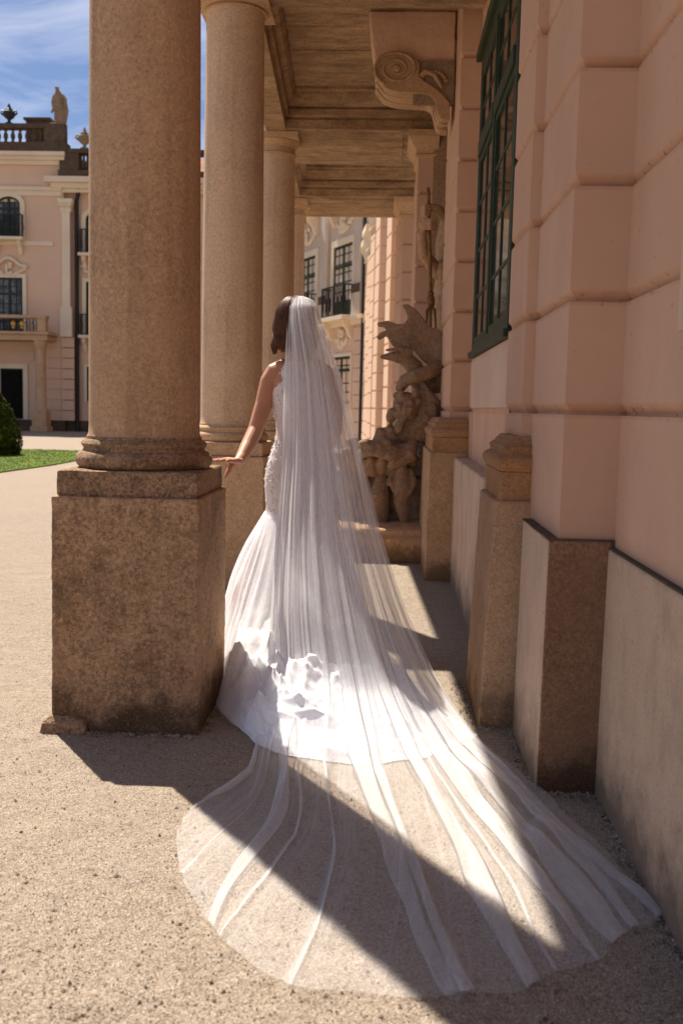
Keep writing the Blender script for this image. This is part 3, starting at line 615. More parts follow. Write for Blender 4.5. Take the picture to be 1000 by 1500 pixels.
g.tube([A3(560,700,8.65),A3(556,725,8.6),A3(560,758,8.62)],[0.06,0.09,0.06],10)
g.build('carved_figure', M['statue'], ft, remesh=0.012)
g = MB()   # shell basin
for k in range(15):
    a = pi+pi*k/14; r = 0.40
    g.tube([(-0.02+0.10*cos(a),9.0+0.10*sin(a),0.66),(-0.02+r*0.8*cos(a),9.0+r*0.9*sin(a),0.70),(-0.02+r*1.05*cos(a),9.0+r*1.15*sin(a),0.80),(-0.02+r*1.14*cos(a),9.0+r*1.25*sin(a),0.83)],[0.05,0.055,0.05,0.03],10)
g.lathe(-0.02, 9.0, [(0.1,0.63),(0.36,0.69),(0.42,0.79),(0.44,0.81),(0.40,0.815),(0.30,0.76),(0.1,0.75)], 40)
g.build('basin', M['statue'], ft, remesh=0.010, sm_iter=1)
g = MB()
for k in range(22):
    px = 508+k*4.6; g.ell(A3(px,654+random.uniform(-8,10),8.45+random.uniform(0,0.15)),(random.uniform(.03,.08),random.uniform(.04,.07),random.uniform(.02,.045)))
g.tube([A3(520,668,8.5),A3(545,660,8.42),A3(575,668,8.45),A3(605,655,8.55)],[0.04,0.05,0.055,0.05],10)
g.tube([A3(550,655,8.5),A3(560,630,8.5),A3(568,622,8.5),A3(575,640,8.5)],[0.05,0.055,0.045,0.04],10)
g.tube([A3(575,680,8.5),A3(600,668,8.5),A3(604,645,8.6)],[0.05,0.07,0.06],10)
g.build('shell_rim', M['statue'], ft, remesh=0.012)
g = MB()   # dolphin: fluke, twisting body, head
fl = [(646,484),(628,479),(618,464),(606,451),(597,446),(588,447),(592,452),(596,460),(597,466),(592,474),(582,475),(567,470),(552,473),(553,478),(562,479),(565,484),(556,488),(551,494),(555,498),(566,492),(570,500),(576,508),(590,509),(605,512),(617,527),(634,540),(648,547)]
g.prism([(at(x,y,8.7).x,at(x,y,8.7).z) for x, y in fl], 'y', 8.67, 8.76)
g.tube([A3(646,515,8.75),A3(655,540,8.85),A3(640,560,8.8)],[0.14,0.15,0.10],12)
g.tube([A3(559,523,8.55),A3(575,522,8.58),A3(592,524,8.62),A3(606,537,8.66),A3(612,555,8.7),A3(625,565,8.75)],[0.018,0.042,0.065,0.075,0.085,0.10],14)
g.tube([A3(566,513,8.52),A3(585,511,8.55),A3(600,515,8.6)],[0.012,0.02,0.03],8)
g.tube([A3(586,568,8.55),A3(592,558,8.52),A3(606,552,8.5),A3(624,547,8.55),A3(642,538,8.65)],[0.045,0.055,0.06,0.06,0.065],12)
g.build('dolphin', M['statue'], ft, remesh=0.0075, sm_iter=1)
g = MB()   # child and drapery
g.ell(A3(594,596,8.55),(0.115,0.12,0.13)); g.ell(A3(586,606,8.47),(0.05,0.05,0.05)); g.ell(A3(581,594,8.46),(0.025,0.03,0.022))
for k in range(18): g.ell(A3(590+random.uniform(-12,22),586+random.uniform(-14,10),8.5+random.uniform(-0.06,0.08)),(0.03,0.03,0.03))
g.tube([A3(582,630,8.5),A3(588,618,8.46),A3(594,606,8.44)],[0.04,0.034,0.028],10)
for k in range(4): g.tube([A3(590+k*3,608,8.43),A3(593+k*3.4,598,8.42)],0.011,8)
g.tube([A3(574,605,8.5),A3(572,612,8.5)],0.045,10)
for k in range(5): g.tube([A3(612+k*4,575,8.6),A3(616+k*5,600,8.55),A3(610+k*7,628,8.6)],[0.025,0.03,0.02],8)
g.tube([A3(600,628,8.6),A3(620,615,8.62),A3(645,600,8.7)],[0.09,0.11,0.09],12)
g.tube([A3(618,560,8.6),A3(628,580,8.58),A3(640,592,8.6)],[0.02,0.045,0.04],8)
g.tube([A3(588,640,8.6),A3(620,635,8.6),A3(650,630,8.7)],[0.06,0.075,0.07],10)
g.build('child_figure', M['statue'], ft, remesh=0.0075, sm_iter=1)
g = MB(); g.box(0.30,0.66,8.95,9.7,0.0,1.35); g.build('statue_plinth', M['statue'], ft, bev=0.02)

st = empty('statue', (0.6, 9.35, 1.3), 'stone statue in the niche gripping a gilded trident with both hands', 'statue')
g = MB()
g.tube([(0.62,9.42,1.35),(0.60,9.40,1.8),(0.58,9.38,2.15)],[0.14,0.17,0.19],14)
g.tube([(0.58,9.38,2.15),(0.60,9.36,2.45),(0.62,9.36,2.75),(0.64,9.36,2.98)],[0.20,0.175,0.21,0.19],16)
g.tube([(0.64,9.36,3.0),(0.63,9.34,3.18)],[0.08,0.075],12); g.ell((0.61,9.32,3.33),(0.105,0.12,0.145)); g.tube([(0.58,9.24,3.26),(0.56,9.22,3.10)],[0.07,0.04],10)
g.tube([A3(668,310,9.25),A3(655,322,9.15),A3(640,306,9.05),A3(630,303,9.02)],[0.08,0.052,0.042,0.032],12)
g.tube([A3(662,400,9.3),A3(640,398,9.2),A3(620,372,9.08),A3(617,345,9.03),A3(622,330,9.02)],[0.09,0.07,0.052,0.045,0.034],12)
g.ell(A3(625,309,9.02),(0.045,0.035,0.036)); g.ell(A3(619,328,9.0),(0.045,0.036,0.042))
for k in range(4):
    g.tube([A3(630,302+k*4.4,8.99),A3(622,300+k*5,8.95),A3(617,304+k*5,8.99)],0.013,8)
    g.tube([A3(620,322+k*4.4,8.97),A3(630,321+k*4.6,8.94),A3(637,324+k*4.6,8.98)],0.013,8)
g.tube([A3(648,388,9.15),A3(652,412,9.1),A3(662,430,9.2)],[0.05,0.06,0.03],10)
g.build('body', M['niche'], st, remesh=0.007, sm_iter=2)
g = MB(); tp = A3(627,277,8.985); bt = A3(630.5,442,8.985)
g.tube([tp,bt],0.0155,12); g.tube([A3(630.5,437,8.985),A3(630.6,445,8.985)],[0.035,0.035],12); g.ell(A3(630.5,430,8.985),(0.03,0.03,0.02))
for dx in (-7,0,7): g.tube([A3(630.6,446,8.985),A3(630.6+dx*0.8,455,8.985),A3(630.8+dx,482,8.985)],[0.014,0.014,0.008],8)
g.build('trident', M['bronze'], st, smooth=60)

# ------------------------------------------------------------------ generic far window
def far_window(parent, x, z0, z1, wd, y=0.0, cols=4, rows=5, arch=0.0, rail=0.0, surround=0.16):
    hw = wd/2
    def top(s, r): # arched or flat head outline
        n = 10
        if arch <= 0: return [(-hw-r, z1+r), (hw+r, z1+r)]
        return [(-(hw+r)*cos(pi*i/n), z1-arch+(arch+r)*sin(pi*i/n)) for i in range(n+1)]
    if surround:
        o = top(0, surround); i_ = top(0, 0.0); s = MB()
        out = [(x-hw-surround, z0-0.02)]+[(x+a, b) for a, b in o]+[(x+hw+surround, z0-0.02)]
        inn = [(x-hw, z0-0.02)]+[(x+a, b) for a, b in i_]+[(x+hw, z0-0.02)]
        n = len(out); o0 = 0
        s.v = [(a, y-0.06, b) for a, b in out]+[(a, y-0.06, b) for a, b in inn]+[(a, y+0.0, b) for a, b in out]+[(a, y+0.12, b) for a, b in inn]
        for i in range(n-1): s.f += [(i,i+1,n+i+1,n+i),(i,i+1,2*n+i+1,2*n+i),(n+i,n+i+1,3*n+i+1,3*n+i)]
        s.build('window_surround', M['white'], parent, local=True)
    f = MB(); t = 0.08
    f.box(x-hw,x-hw+t,y-0.02,y+0.04,z0,z1-arch); f.box(x+hw-t,x+hw,y-0.02,y+0.04,z0,z1-arch); f.box(x-hw+t,x+hw-t,y-0.02,y+0.04,z0,z0+t)
    if arch <= 0: f.box(x-hw+t,x+hw-t,y-0.02,y+0.04,z1-t,z1)
    else:
        n = 10
        f.prism([(x-hw*cos(pi*i/n), z1-arch+arch*sin(pi*i/n)) for i in range(n+1)]+[(x+(hw-t)*cos(pi*i/n), z1-arch+(arch-t)*sin(pi*i/n)) for i in range(n+1)], 'y', y-0.02, y+0.04)
    f.box(x-0.05,x+0.05,y-0.03,y+0.035,z0+t,z1-t); zt = z0+(z1-z0)*0.68
    f.box(x-hw+t,x-0.05,y-0.025,y+0.03,zt,zt+0.09); f.box(x+0.05,x+hw-t,y-0.025,y+0.03,zt,zt+0.09)
    lowp = z0+(z1-z0)*0.22 if rail else z0+t
    if rail: f.box(x-hw+t,x+hw-t,y-0.012,y+0.026,z0+t,lowp)
    for r in range(1, rows+1):
        z = lowp+(z1-lowp)*r/(rows+1)
        if abs(z-zt) > 0.12: f.box(x-hw+t,x+hw-t,y-0.008,y+0.015,z-0.018,z+0.018)
    for s_ in (-1, 1):
        xx = x+s_*(hw+0.0)/2; f.box(xx-0.018,xx+0.018,y-0.01,y+0.018,lowp,z1-t-arch*0.3)
    fo = f.build('window', M['green'], parent, local=True)
    p = MB(); p.box(x-hw+0.03,x+hw-0.03,y+0.016,y+0.022,z0+0.03,z1-0.03-arch*0.55); p.build('pane', M['farglass'], fo, local=True)
    if rail:
        r = MB(); zz = z0+rail; a = x-hw-0.16; b = x+hw+0.16
        for k in range(13):
            xx = a+(b-a)*k/12; r.box(xx-0.012,xx+0.012,y-0.36,y-0.336,z0-0.02,zz)
            if k % 2 == 0: r.tube([(xx+0.05,y-0.348,z0+0.15),(xx+0.1,y-0.348,z0+0.35),(xx+0.04,y-0.348,z0+0.55)],0.018,6)
        for k in range(4):
            yy = y-0.34+k*0.1; r.box(a,a+0.02,yy,yy+0.02,z0-0.02,zz); r.box(b-0.02,b,yy,yy+0.02,z0-0.02,zz)
        r.box(a-0.01,b+0.01,y-0.37,y-0.33,zz,zz+0.04); r.box(a,a+0.03,y-0.34,y,zz,zz+0.035); r.box(b-0.03,b,y-0.34,y,zz,zz+0.035); r.box(a,b,y-0.37,y-0.33,z0-0.03,z0+0.01)
        r.build('balcony_railing', M['iron'], parent, local=True)
        s = MB(); s.box(a-0.06,b+0.06,y-0.46,y,z0-0.16,z0-0.035)
        for q in (a+0.06, b-0.22):
            s.rings([[(q,y,z0-0.165-h),(q+0.16,y,z0-0.165-h),(q+0.16,y-d,z0-0.165-h),(q,y-d,z0-0.165-h)] for h, d in ((0,0.36),(0.15,0.34),(0.28,0.2),(0.42,0.15),(0.55,0.06))])
        s.build('balcony_slab', M['white'], parent, local=True)
def swag(parent, x, z, wd, mat, y=0.0):
    g = MB()
    for k in range(16):
        a = k/15*pi; g.ell((x-wd/2+wd*k/15, y-0.03, z-0.22*sin(a)+random.uniform(-.05,.05)),(random.uniform(.06,.12),0.05,random.uniform(.05,.11)),nu=8,nv=6)
    for k in range(7): g.ell((x+random.uniform(-.18,.18), y-0.05, z+random.uniform(-.15,.3)),(0.09,0.07,0.09),nu=8,nv=6)
    g.build('carved_ornament', mat, parent, local=True, smooth=180)

# curved wing ahead (seen over the bride's head)
cw = empty('palace_wing', (-0.65,29.5,0), 'shaded grey palace wing seen between the far columns and the pilasters', 'building', rz=radians(-64.5))
g = MB(); g.box(-16,0.0,0.0,3,0.0,3.72); g.build('wall', M['farpink'], cw, local=True)
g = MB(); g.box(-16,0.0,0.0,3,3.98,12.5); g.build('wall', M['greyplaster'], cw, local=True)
g = MB(); g.box(-16,0.10,-0.14,3,3.724,3.86); g.box(-16,0.14,-0.24,3,3.863,3.976); g.build('ledge', M['white'], cw, local=True)
for q in (-0.78,-3.45,-6.55,-9.6):
    g = MB()
    for k in range(9): g.box(q,q+0.75,-0.06,-0.002,0.05+k*0.40,0.43+k*0.40)
    g.build('quoin_strip', M['farpink'], cw, local=True, bev=0.012)
for q in (-0.78,-3.42,-6.5):
    g = MB(); g.box(q,q+0.55,-0.10,-0.002,3.98,11); g.box(q-0.05,q+0.60,-0.14,-0.003,4.0,4.9)
    g.build('pilaster_strip', M['greyplaster'], cw, local=True)
for a, b in ((-0.83,4.65),(-3.47,4.52)):
    g = MB(); g.box(a,a+0.65,-0.143,-0.1405,b,b+0.26); g.build('weather_stain', M['darkstone'], cw, local=True)
for x in (-1.72,-4.75,-7.8):
    far_window(cw, x, 4.05, 6.2, 1.5, cols=4, rows=5, rail=0.85, surround=0.2)
    far_window(cw, x, 1.38, 2.82, 1.5, rows=4, surround=0.1)
    far_window(cw, x, 7.55, 9.8, 1.45, rows=4, rail=0.9, surround=0.2)
    swag(cw, x, 6.85, 1.1, M['white']); swag(cw, x, 3.35, 0.8, M['white'])
g = MB(); g.tube([(0.03,-0.12,12),(0.03,-0.12,0.0)],0.045,10); g.build('drainpipe', M['pipe'], cw, local=True)
g = MB(); g.box(-16,0.2,-0.3,3,12.5,13); g.build('cornice', M['white'], cw, local=True)

# ------------------------------------------------------------------ far wing on the left
fw = empty('palace_main_wing', (0,42,0), 'pink palace wing across the court with balcony, balustrade and green windows', 'building')
def fb(name, mat, boxes, parent=fw, bev=0):
    g = MB()
    for b in boxes: g.box(*b)
    return g.build(name, mat, parent, local=True, bev=bev)
fb('wall', M['farpink'], [(-34,-13.62,0,6,0.45,10.98), (-13.618,-6.4,0.35,6,0.45,9.9)])
fb('plinth', M['darkstone'], [(-34,-13.6,-0.06,6,0,0.448), (-13.598,-6.3,0.28,6,0,0.448)])
fb('cornice', M['white'], [(-34,-13.55,-0.12,6,10.985,11.15),(-34,-13.5,-0.25,6,11.153,11.30),(-34,-13.45,-0.4,6,11.303,11.46),
                            (-34,-13.7,-0.06,-0.002,9.75,9.95),(-34,-13.65,-0.14,-0.003,9.953,10.1),
                            (-13.95,-6.2,-0.05,6,9.905,10.05),(-14.1,-6.2,-0.2,5.9,10.053,10.25),(-14.3,-6.2,-0.42,5.9,10.253,10.48)])
fb('string_course', M['white'], [(-34,-14.05,-0.05,-0.002,7.72,7.9),(-13.2,-6.4,0.29,0.348,6.9,7.0)])
fb('parapet', M['darkstone'], [(-34,-13.4,-0.3,0.3,11.463,11.85),(-34,-13.5,-0.25,0.2,12.42,12.6),(-14.35,-13.5,-0.24,0.22,11.853,12.418),(-13.75,-6.2,-0.3,0.4,10.483,10.75),(-13.7,-6.2,-0.26,0.3,11.45,11.62),
                               (-13.7,-12.9,-0.24,0.26,10.753,11.448),(-12.5,-11.6,-0.24,0.26,10.753,11.448)])
for k in range(30):
    x = -14.52-k*0.30; g = MB()
    g.lathe(x, 0, [(0.085,11.853),(0.085,11.92),(0.05,11.97),(0.10,12.10),(0.09,12.2),(0.045,12.32),(0.08,12.37),(0.08,12.418)], 10); g.build('baluster', M['darkstone'], fw, local=True, smooth=180)
for k in range(2):
    g = MB(); g.lathe(-12.75+k*0.16, 0, [(0.07,10.753),(0.10,11.0),(0.05,11.3),(0.07,11.448)], 8); g.build('baluster', M['darkstone'], fw, local=True, smooth=180)
g = MB(); g.prism([(0.35,11.5),(6,11.5),(6,11.9)], 'x', -34, -14.4); g.build('roof', M['tile'], fw, local=True)
g = MB(); g.prism([(0.4,10.5),(4.5,12.4),(7,10.5)], 'x', -13.3, -6.0); g.build('roof', M['tile'], fw, local=True)
g = MB(); g.frustum((-15.6,-14.6,1.2,2.2),(-15.6,-14.6,1.2,2.2),11.6,13.12); g.frustum((-15.68,-14.52,1.1,2.3),(-15.68,-14.52,1.1,2.3),13.123,13.22); g.build('chimney', M['darkstone'], fw, local=True)
g = MB(); g.box(-13.67,-13.33,-0.10,-0.002,3.98,9.1); g.box(-13.75,-13.25,-0.16,-0.003,3.97,5.2); g.build('pilaster', M['white'], fw, local=True)
g = MB(); g.rings([[(-13.67-d,-0.1-d,z),(-13.33+d,-0.1-d,z),(-13.33+d,0.2,z),(-13.67-d,0.2,z)] for d, z in ((0.02,9.1),(0.06,9.2),(0.04,9.3),(0.14,9.5),(0.14,9.62))])
for k in range(5): g.ell((-13.72+k*0.11,-0.22,9.38),(0.06,0.06,0.09),nu=8,nv=6)
g.build('pilaster_capital', M['white'], fw, local=True)
fb('quoins', M['farpink'], [(-13.72,-13.18,-0.09,-0.004,0.45+k*0.44,0.86+k*0.44) for k in range(8)], bev=0.02)
fb('rusticated_courses', M['farpink'], [(-34,-14.9,-0.035,-0.003,2.95+k*0.44,3.36+k*0.44) for k in range(1)]+[(-14.85,-13.74,-0.035,-0.003,0.45+k*0.44,0.86+k*0.44) for k in range(7)]+[(-13.0,-6.5,0.30,0.347,0.45+k*0.44,0.86+k*0.44) for k in range(1)], bev=0.015)
g = MB(); g.tube([(-12.93,-0.02,10.5),(-12.95,-0.02,10.2),(-13.02,0.1,9.9),(-13.12,0.16,9.6),(-13.12,0.16,9.2),(-13.12,0.16,0.2),(-13.08,0.1,0.02)],[0.16,0.10,0.085,0.085,0.085,0.085,0.09],12); g.lathe(-12.93,-0.02,[(0.1,10.3),(0.2,10.5),(0.2,10.6)],12)
g.build('drainpipe', M['pipe'], fw, local=True, smooth=60)
# openings of the left block
for x in (-15.92,-18.9,-21.9):
    far_window(fw, x, 4.15, 6.38, 1.12, y=-0.02, rows=5, surround=0.16)
    far_window(fw, x, 8.05, 9.70, 0.98, y=-0.02, rows=4, arch=0.32, rail=0.85, surround=0.2)
    g = MB(); g.tube([(x-0.75,-0.12,6.85),(x-0.5,-0.14,6.87),(x-0.2,-0.16,7.12),(x,-0.17,7.2),(x+0.2,-0.16,7.12),(x+0.5,-0.14,6.87),(x+0.75,-0.12,6.85)],[0.07]*7,8)
    g.build('pediment', M['white'], fw, local=True, smooth=60); swag(fw, x, 6.72, 1.3, M['white'], -0.04)
    far_window(fw, x+0.05, 0.48, 2.6, 0.98, y=-0.01, rows=0, surround=0.2)
    p = MB(); p.box(x-0.4,x+0.5,-0.045,-0.035,0.5,2.55); p.build('door_leaf', M['dark'], fw, local=True)
for x in (-12.25,-9.3):
    far_window(fw, x, 4.1, 6.3, 1.05, y=0.33, rows=5, rail=0.8, surround=0.16)
    far_window(fw, x, 7.5, 9.2, 1.05, y=0.33, rows=4, arch=0.32, rail=0.9, surround=0.2)
    far_window(fw, x, 1.3, 2.75, 1.0, y=0.33, rows=4, surround=0.12)
    swag(fw, x, 6.75, 1.1, M['white'], 0.3)
# balcony on columns
fb('balcony_slab', M['lime'], [(-26,-13.92,-1.3,-0.1,3.72,3.95),(-26,-13.84,-1.38,-0.1,3.953,4.08)], bev=0.02)
fb('balcony_post', M['lime'], [(-14.33,-13.98,-1.28,-0.95,4.083,4.62),(-26,-13.94,-1.32,-0.92,4.62,4.74)])
g = MB()
for k in range(60):
    x = -14.4-k*0.14; g.box(x-0.012,x+0.012,-1.14,-1.115,4.09,4.61)
    if k % 2: g.tube([(x,-1.13,4.15),(x+0.05,-1.13,4.3),(x-0.04,-1.13,4.45),(x+0.03,-1.13,4.56)],0.016,6)
g.build('balcony_railing', M['iron'], fw, local=True)
for x in (-15.35,-14.99,-16.6):
    g = MB()
    g.ell((x-0.0,-1.2,4.40),(0.11,0.05,0.13),nu=10,nv=8); g.ell((x,-1.2,4.24),(0.07,0.04,0.07),nu=10,nv=8)
    g.build('gilded_emblem', M['gilt'], fw, local=True, smooth=180)
for x in (-14.25,-17.4,-20.6):
    g = MB(); g.box(x-0.36,x+0.36,-1.45,-0.73,0,0.22); g.box(x-0.30,x+0.30,-1.39,-0.79,0.223,0.85); g.build('column_pedestal', M['lime'], fw, local=True, bev=0.02)
    g = MB(); g.lathe(x,-1.09,[(0.27,0.853),(0.27,0.95),(0.22,1.0),(0.205,2.2),(0.185,3.35),(0.21,3.36),(0.2,3.42),(0.26,3.55),(0.28,3.60),(0.28,3.717)],24); g.build('porch_column', M['lime'], fw, local=True, smooth=50)
fb('door_step', M['darkstone'], [(-20,-14.7,-0.9,-0.07,0,0.16),(-20,-14.75,-0.5,-0.07,0.163,0.3)])
def roof_urn(x, y, z, s, label, mat):
    e = empty('stone_urn', (x,y,z), label, 'urn', 'urns on the palace roof')
    g = MB(); g.lathe(x, y, [(0.22*s,z),(0.22*s,z+0.08*s),(0.09*s,z+0.14*s),(0.08*s,z+0.24*s),(0.26*s,z+0.38*s),(0.34*s,z+0.55*s),(0.28*s,z+0.68*s),(0.16*s,z+0.74*s),(0.2*s,z+0.78*s),(0.12*s,z+0.86*s),(0.07*s,z+0.98*s),(0.03*s,z+1.08*s)], 20); g.build('bowl', mat, e, smooth=60)
    for q in (-1, 1):
        h = MB(); h.tube([(x+q*0.24*s,y,z+0.66*s),(x+q*0.40*s,y,z+0.72*s),(x+q*0.44*s,y,z+0.60*s),(x+q*0.30*s,y,z+0.48*s)],0.05*s,8)
        h.build('handle', mat, e, smooth=180)
roof_urn(-15.87, 42.0, 12.6, 0.78, 'black urn on the roof balustrade, left of the roof statue', M['iron'])
roof_urn(-12.72, 42.0, 11.62, 0.84, 'brownish stone urn right of the roof statue, on the lower parapet', M['roofstone'])
rs = empty('roof_statue', (-13.75,42,12.6), 'draped stone figure standing on the corner of the roof balustrade', 'statue')
g = MB(); X, Yq, Z = -13.78, 42.0, 12.6
g.tube([(X-0.09,Yq,Z),(X-0.1,Yq,Z+0.4),(X-0.05,Yq,Z+0.75)],[0.10,0.11,0.14],10); g.tube([(X+0.10,Yq,Z),(X+0.10,Yq-0.05,Z+0.4),(X+0.05,Yq,Z+0.75)],[0.14,0.14,0.16],10)
g.tube([(X,Yq,Z+0.7),(X-0.02,Yq,Z+0.95),(X-0.03,Yq,Z+1.18)],[0.19,0.16,0.19],12); g.ell((X-0.06,Yq,Z+1.40),(0.085,0.095,0.115)); g.tube([(X-0.04,Yq,Z+1.2),(X-0.06,Yq,Z+1.32)],0.065,8); g.ell((X-0.08,Yq,Z+1.49),(0.10,0.1,0.05))
g.tube([(X-0.2,Yq,Z+1.15),(X-0.25,Yq-0.05,Z+0.9),(X-0.2,Yq-0.1,Z+0.65),(X-0.27,Yq-0.1,Z+0.5)],[0.075,0.06,0.05,0.05],8); g.tube([(X+0.16,Yq,Z+1.17),(X+0.30,Yq-0.05,Z+1.0),(X+0.27,Yq-0.05,Z+0.8),(X+0.12,Yq-0.15,Z+0.72)],[0.08,0.065,0.06,0.05],8)
g.tube([(X+0.20,Yq+0.05,Z+1.1),(X+0.27,Yq+0.08,Z+0.6),(X+0.2,Yq+0.05,Z+0.1)],[0.08,0.11,0.1],8)
g.build('body', M['roofstone'], rs, remesh=0.02, sm_iter=1)
g = MB(); g.frustum((X-0.3,X+0.32,Yq-0.24,Yq+0.2),(X-0.26,X+0.28,Yq-0.2,Yq+0.18),Z-0.0,Z+0.06); g.build('statue_base', M['roofstone'], rs)

# topiary
tx, ty = -8.93, 22.2
tp = empty('topiary', (tx,ty,0), 'clipped dark green yew cone standing on the lawn', 'topiary')
def trad(z): return 0.68*max(0.0, 1-(z/1.52)**2.1)**0.75*(0.90+0.10*min(1, z/0.25))
g = MB(); g.lathe(tx, ty, [(max(0.02, trad(z)*0.90), z+0.03) for z in [i*0.1 for i in range(15)]], 24); g.build('inner_foliage', M['leaf'], tp)
g = MB()
for k in range(9000):
    z = 1.5*random.random()**1.15; a = random.uniform(0, 2*pi); r = trad(z)*random.uniform(0.90, 1.05)*(1+0.05*noise.noise(Vector((3*cos(a),3*sin(a),z*4))))
    c = Vector((tx+r*cos(a), ty+r*sin(a), z+0.03)); d = Vector((cos(a)+random.uniform(-.7,.7), sin(a)+random.uniform(-.7,.7), random.uniform(-.2,1.1))).normalized()
    s_ = d.cross(Vector((random.uniform(-1,1),random.uniform(-1,1),random.uniform(-1,1)))).normalized()*random.uniform(0.010,0.018); l = random.uniform(0.035,0.07)
    g.add([c-s_, c+d*l*0.6+s_*0.9, c+d*l, c+d*l*0.5-s_*1.1], [(0,1,2,3)])
g.build('crown', M['leaf'], tp)
g = MB(); g.tube([(tx,ty,-0.05),(tx,ty,0.5)],[0.06,0.04],8); g.build('trunk', M['statue'], tp)

# ------------------------------------------------------------------ the bride
BX, BY = -0.388, 4.65
pe = empty('person', (BX,BY,0), 'bride seen from behind in white lace gown and long veil, hand on the pedestal', 'person')
g = MB()
def ering(cx, cy, z, rx, ry, n=28, p=2.0): return [(cx+rx*cos(2*pi*i/n), cy+ry*sin(2*pi*i/n), z) for i in range(n)]
torso = [(0.70,.150,.112,0),(0.80,.158,.118,0),(0.91,.162,.118,0),(1.00,.143,.103,0),(1.08,.118,.088,0),(1.14,.112,.084,0),(1.22,.130,.093,.004),(1.30,.146,.098,.006),(1.36,.155,.092,.0),(1.40,.140,.075,0),(1.43,.105,.064,0),(1.455,.070,.054,0),(1.475,.052,.048,0)]
g.rings([ering(BX,BY+dy,z,rx,ry) for z,rx,ry,dy in torso])
hd = Vector((-0.446,4.655,1.600))
g.tube([(BX,BY,1.42),(-0.412,4.655,1.50),(-0.436,4.66,1.56)],[0.056,0.048,0.050],14)
fd = Vector((-0.80,0.60,-0.05)).normalized(); sdv = Vector((0.60,0.80,0)).normalized()     # face direction, turned left
Rz = Matrix((sdv, fd, sdv.cross(fd))).transposed()
def H(a, b, c): return hd + Rz @ Vector((a, b, c))
g.ell(H(0,-0.012,0.035),(0.072,0.092,0.088),Rz); g.ell(H(0,0.022,-0.03),(0.056,0.066,0.078),Rz)
g.tube([H(0,0.092,0.008),H(0,0.108,-0.022)],[0.009,0.013],8); g.ell(H(0,0.082,-0.048),(0.024,0.012,0.010),Rz); g.ell(H(0,0.074,-0.085),(0.022,0.016,0.016),Rz)
g.ell(H(0,0.070,0.022),(0.052,0.018,0.012),Rz)
for q in (-1,1):
    g.ell(H(q*0.070,-0.005,-0.005),(0.010,0.020,0.030),Rz); g.ell(H(q*0.034,0.062,-0.03),(0.022,0.02,0.02),Rz)
# left arm reaching to the pedestal, right arm hanging
g.tube([(-0.42,4.65,1.425),(-0.475,4.65,1.415),(-0.515,4.65,1.396),(-0.540,4.645,1.355),(-0.566,4.63,1.25),(-0.598,4.59,1.13),(-0.622,4.52,1.06),(-0.640,4.45,1.012),(-0.648,4.405,0.996)],[0.040,0.048,0.050,0.047,0.0405,0.036,0.035,0.027,0.0215],16)
g.tube([(-0.36,4.65,1.425),(-0.315,4.655,1.415),(-0.272,4.66,1.396),(-0.250,4.665,1.355),(-0.240,4.69,1.25),(-0.240,4.74,1.13),(-0.275,4.81,1.06),(-0.325,4.88,1.00)],[0.040,0.048,0.050,0.047,0.041,0.036,0.033,0.022],16)
# left hand: palm then five fingers, tips resting on the cap
wr = Vector((-0.648,4.405,0.996)); kn = Vector((-0.690,4.318,1.014))
def hand(g, wr, fw, nr, sd, bends, thumb, sc=1.0):
    "wr wrist, fw forward, nr back-of-hand normal, sd towards the index finger"
    for k in range(4):
        o = (1.5-k)*0.0185*sc
        g.tube([wr+fw*0.002+sd*o*0.55, wr+fw*0.045*sc+sd*o*0.9+nr*0.003, wr+fw*0.088*sc+sd*o],[0.0125*sc,0.0125*sc,0.0100*sc],10)
    ln = (0.070,0.078,0.072,0.056)
    for k in range(4):
        o = (1.5-k)*0.0185*sc; p = wr+fw*0.088*sc+sd*o; L_ = ln[k]*sc; a = bends[k][0]; pts = [p]; d = fw+sd*(1.5-k)*0.06
        for s_, b in ((0.44,bends[k][0]),(0.31,bends[k][1]),(0.25,bends[k][2])):
            a = b; dd = (d*cos(a)-nr*sin(a)).normalized(); pts.append(pts[-1]+dd*L_*s_)
        g.tube(pts,[0.0090*sc,0.0082*sc,0.0075*sc,0.0060*sc],10)
    t = [wr+fw*0.015+sd*0.014]; 
    for d, l in zip(thumb, (0.034,0.030,0.025)): t.append(t[-1]+Vector(d).normalized()*l*sc)
    g.tube(t,[0.0145*sc,0.0115*sc,0.0098*sc,0.0072*sc],10)
fwd = (Vector((-0.735,4.215,1.010))-wr).normalized(); side = Vector((-0.35,0.16,-0.92)).normalized()
# hand seen edge-on from behind: back of the hand up, thumb on the near right side pointing down
nr = Vector((0.05,0.05,1.0)); nr = (nr-fwd*nr.dot(fwd)).normalized(); sdh = fwd.cross(nr).normalized()
if sdh.x < 0: sdh = -sdh
hand(g, wr, fwd, nr, -sdh*1.0, [(0.05,0.10,0.18),(0.02,0.08,0.15),(-0.02,0.06,0.14),(-0.05,0.06,0.16)], [(-0.25,-0.55,-0.55),(-0.30,-0.45,-0.75),(-0.35,-0.40,-0.75)])
w2 = Vector((-0.325,4.88,1.00)); f2 = Vector((-0.35,0.55,-0.75)).normalized(); n2 = Vector((1,0.1,0)).normalized(); n2 = (n2-f2*n2.dot(f2)).normalized()
hand(g, w2, f2, n2, f2.cross(n2).normalized(), [(0.15,0.4,0.6),(0.2,0.45,0.65),(0.22,0.5,0.7),(0.25,0.55,0.75)], [(-0.4,0.6,-0.6),(-0.3,0.3,-0.9),(-0.2,0.2,-0.9)])
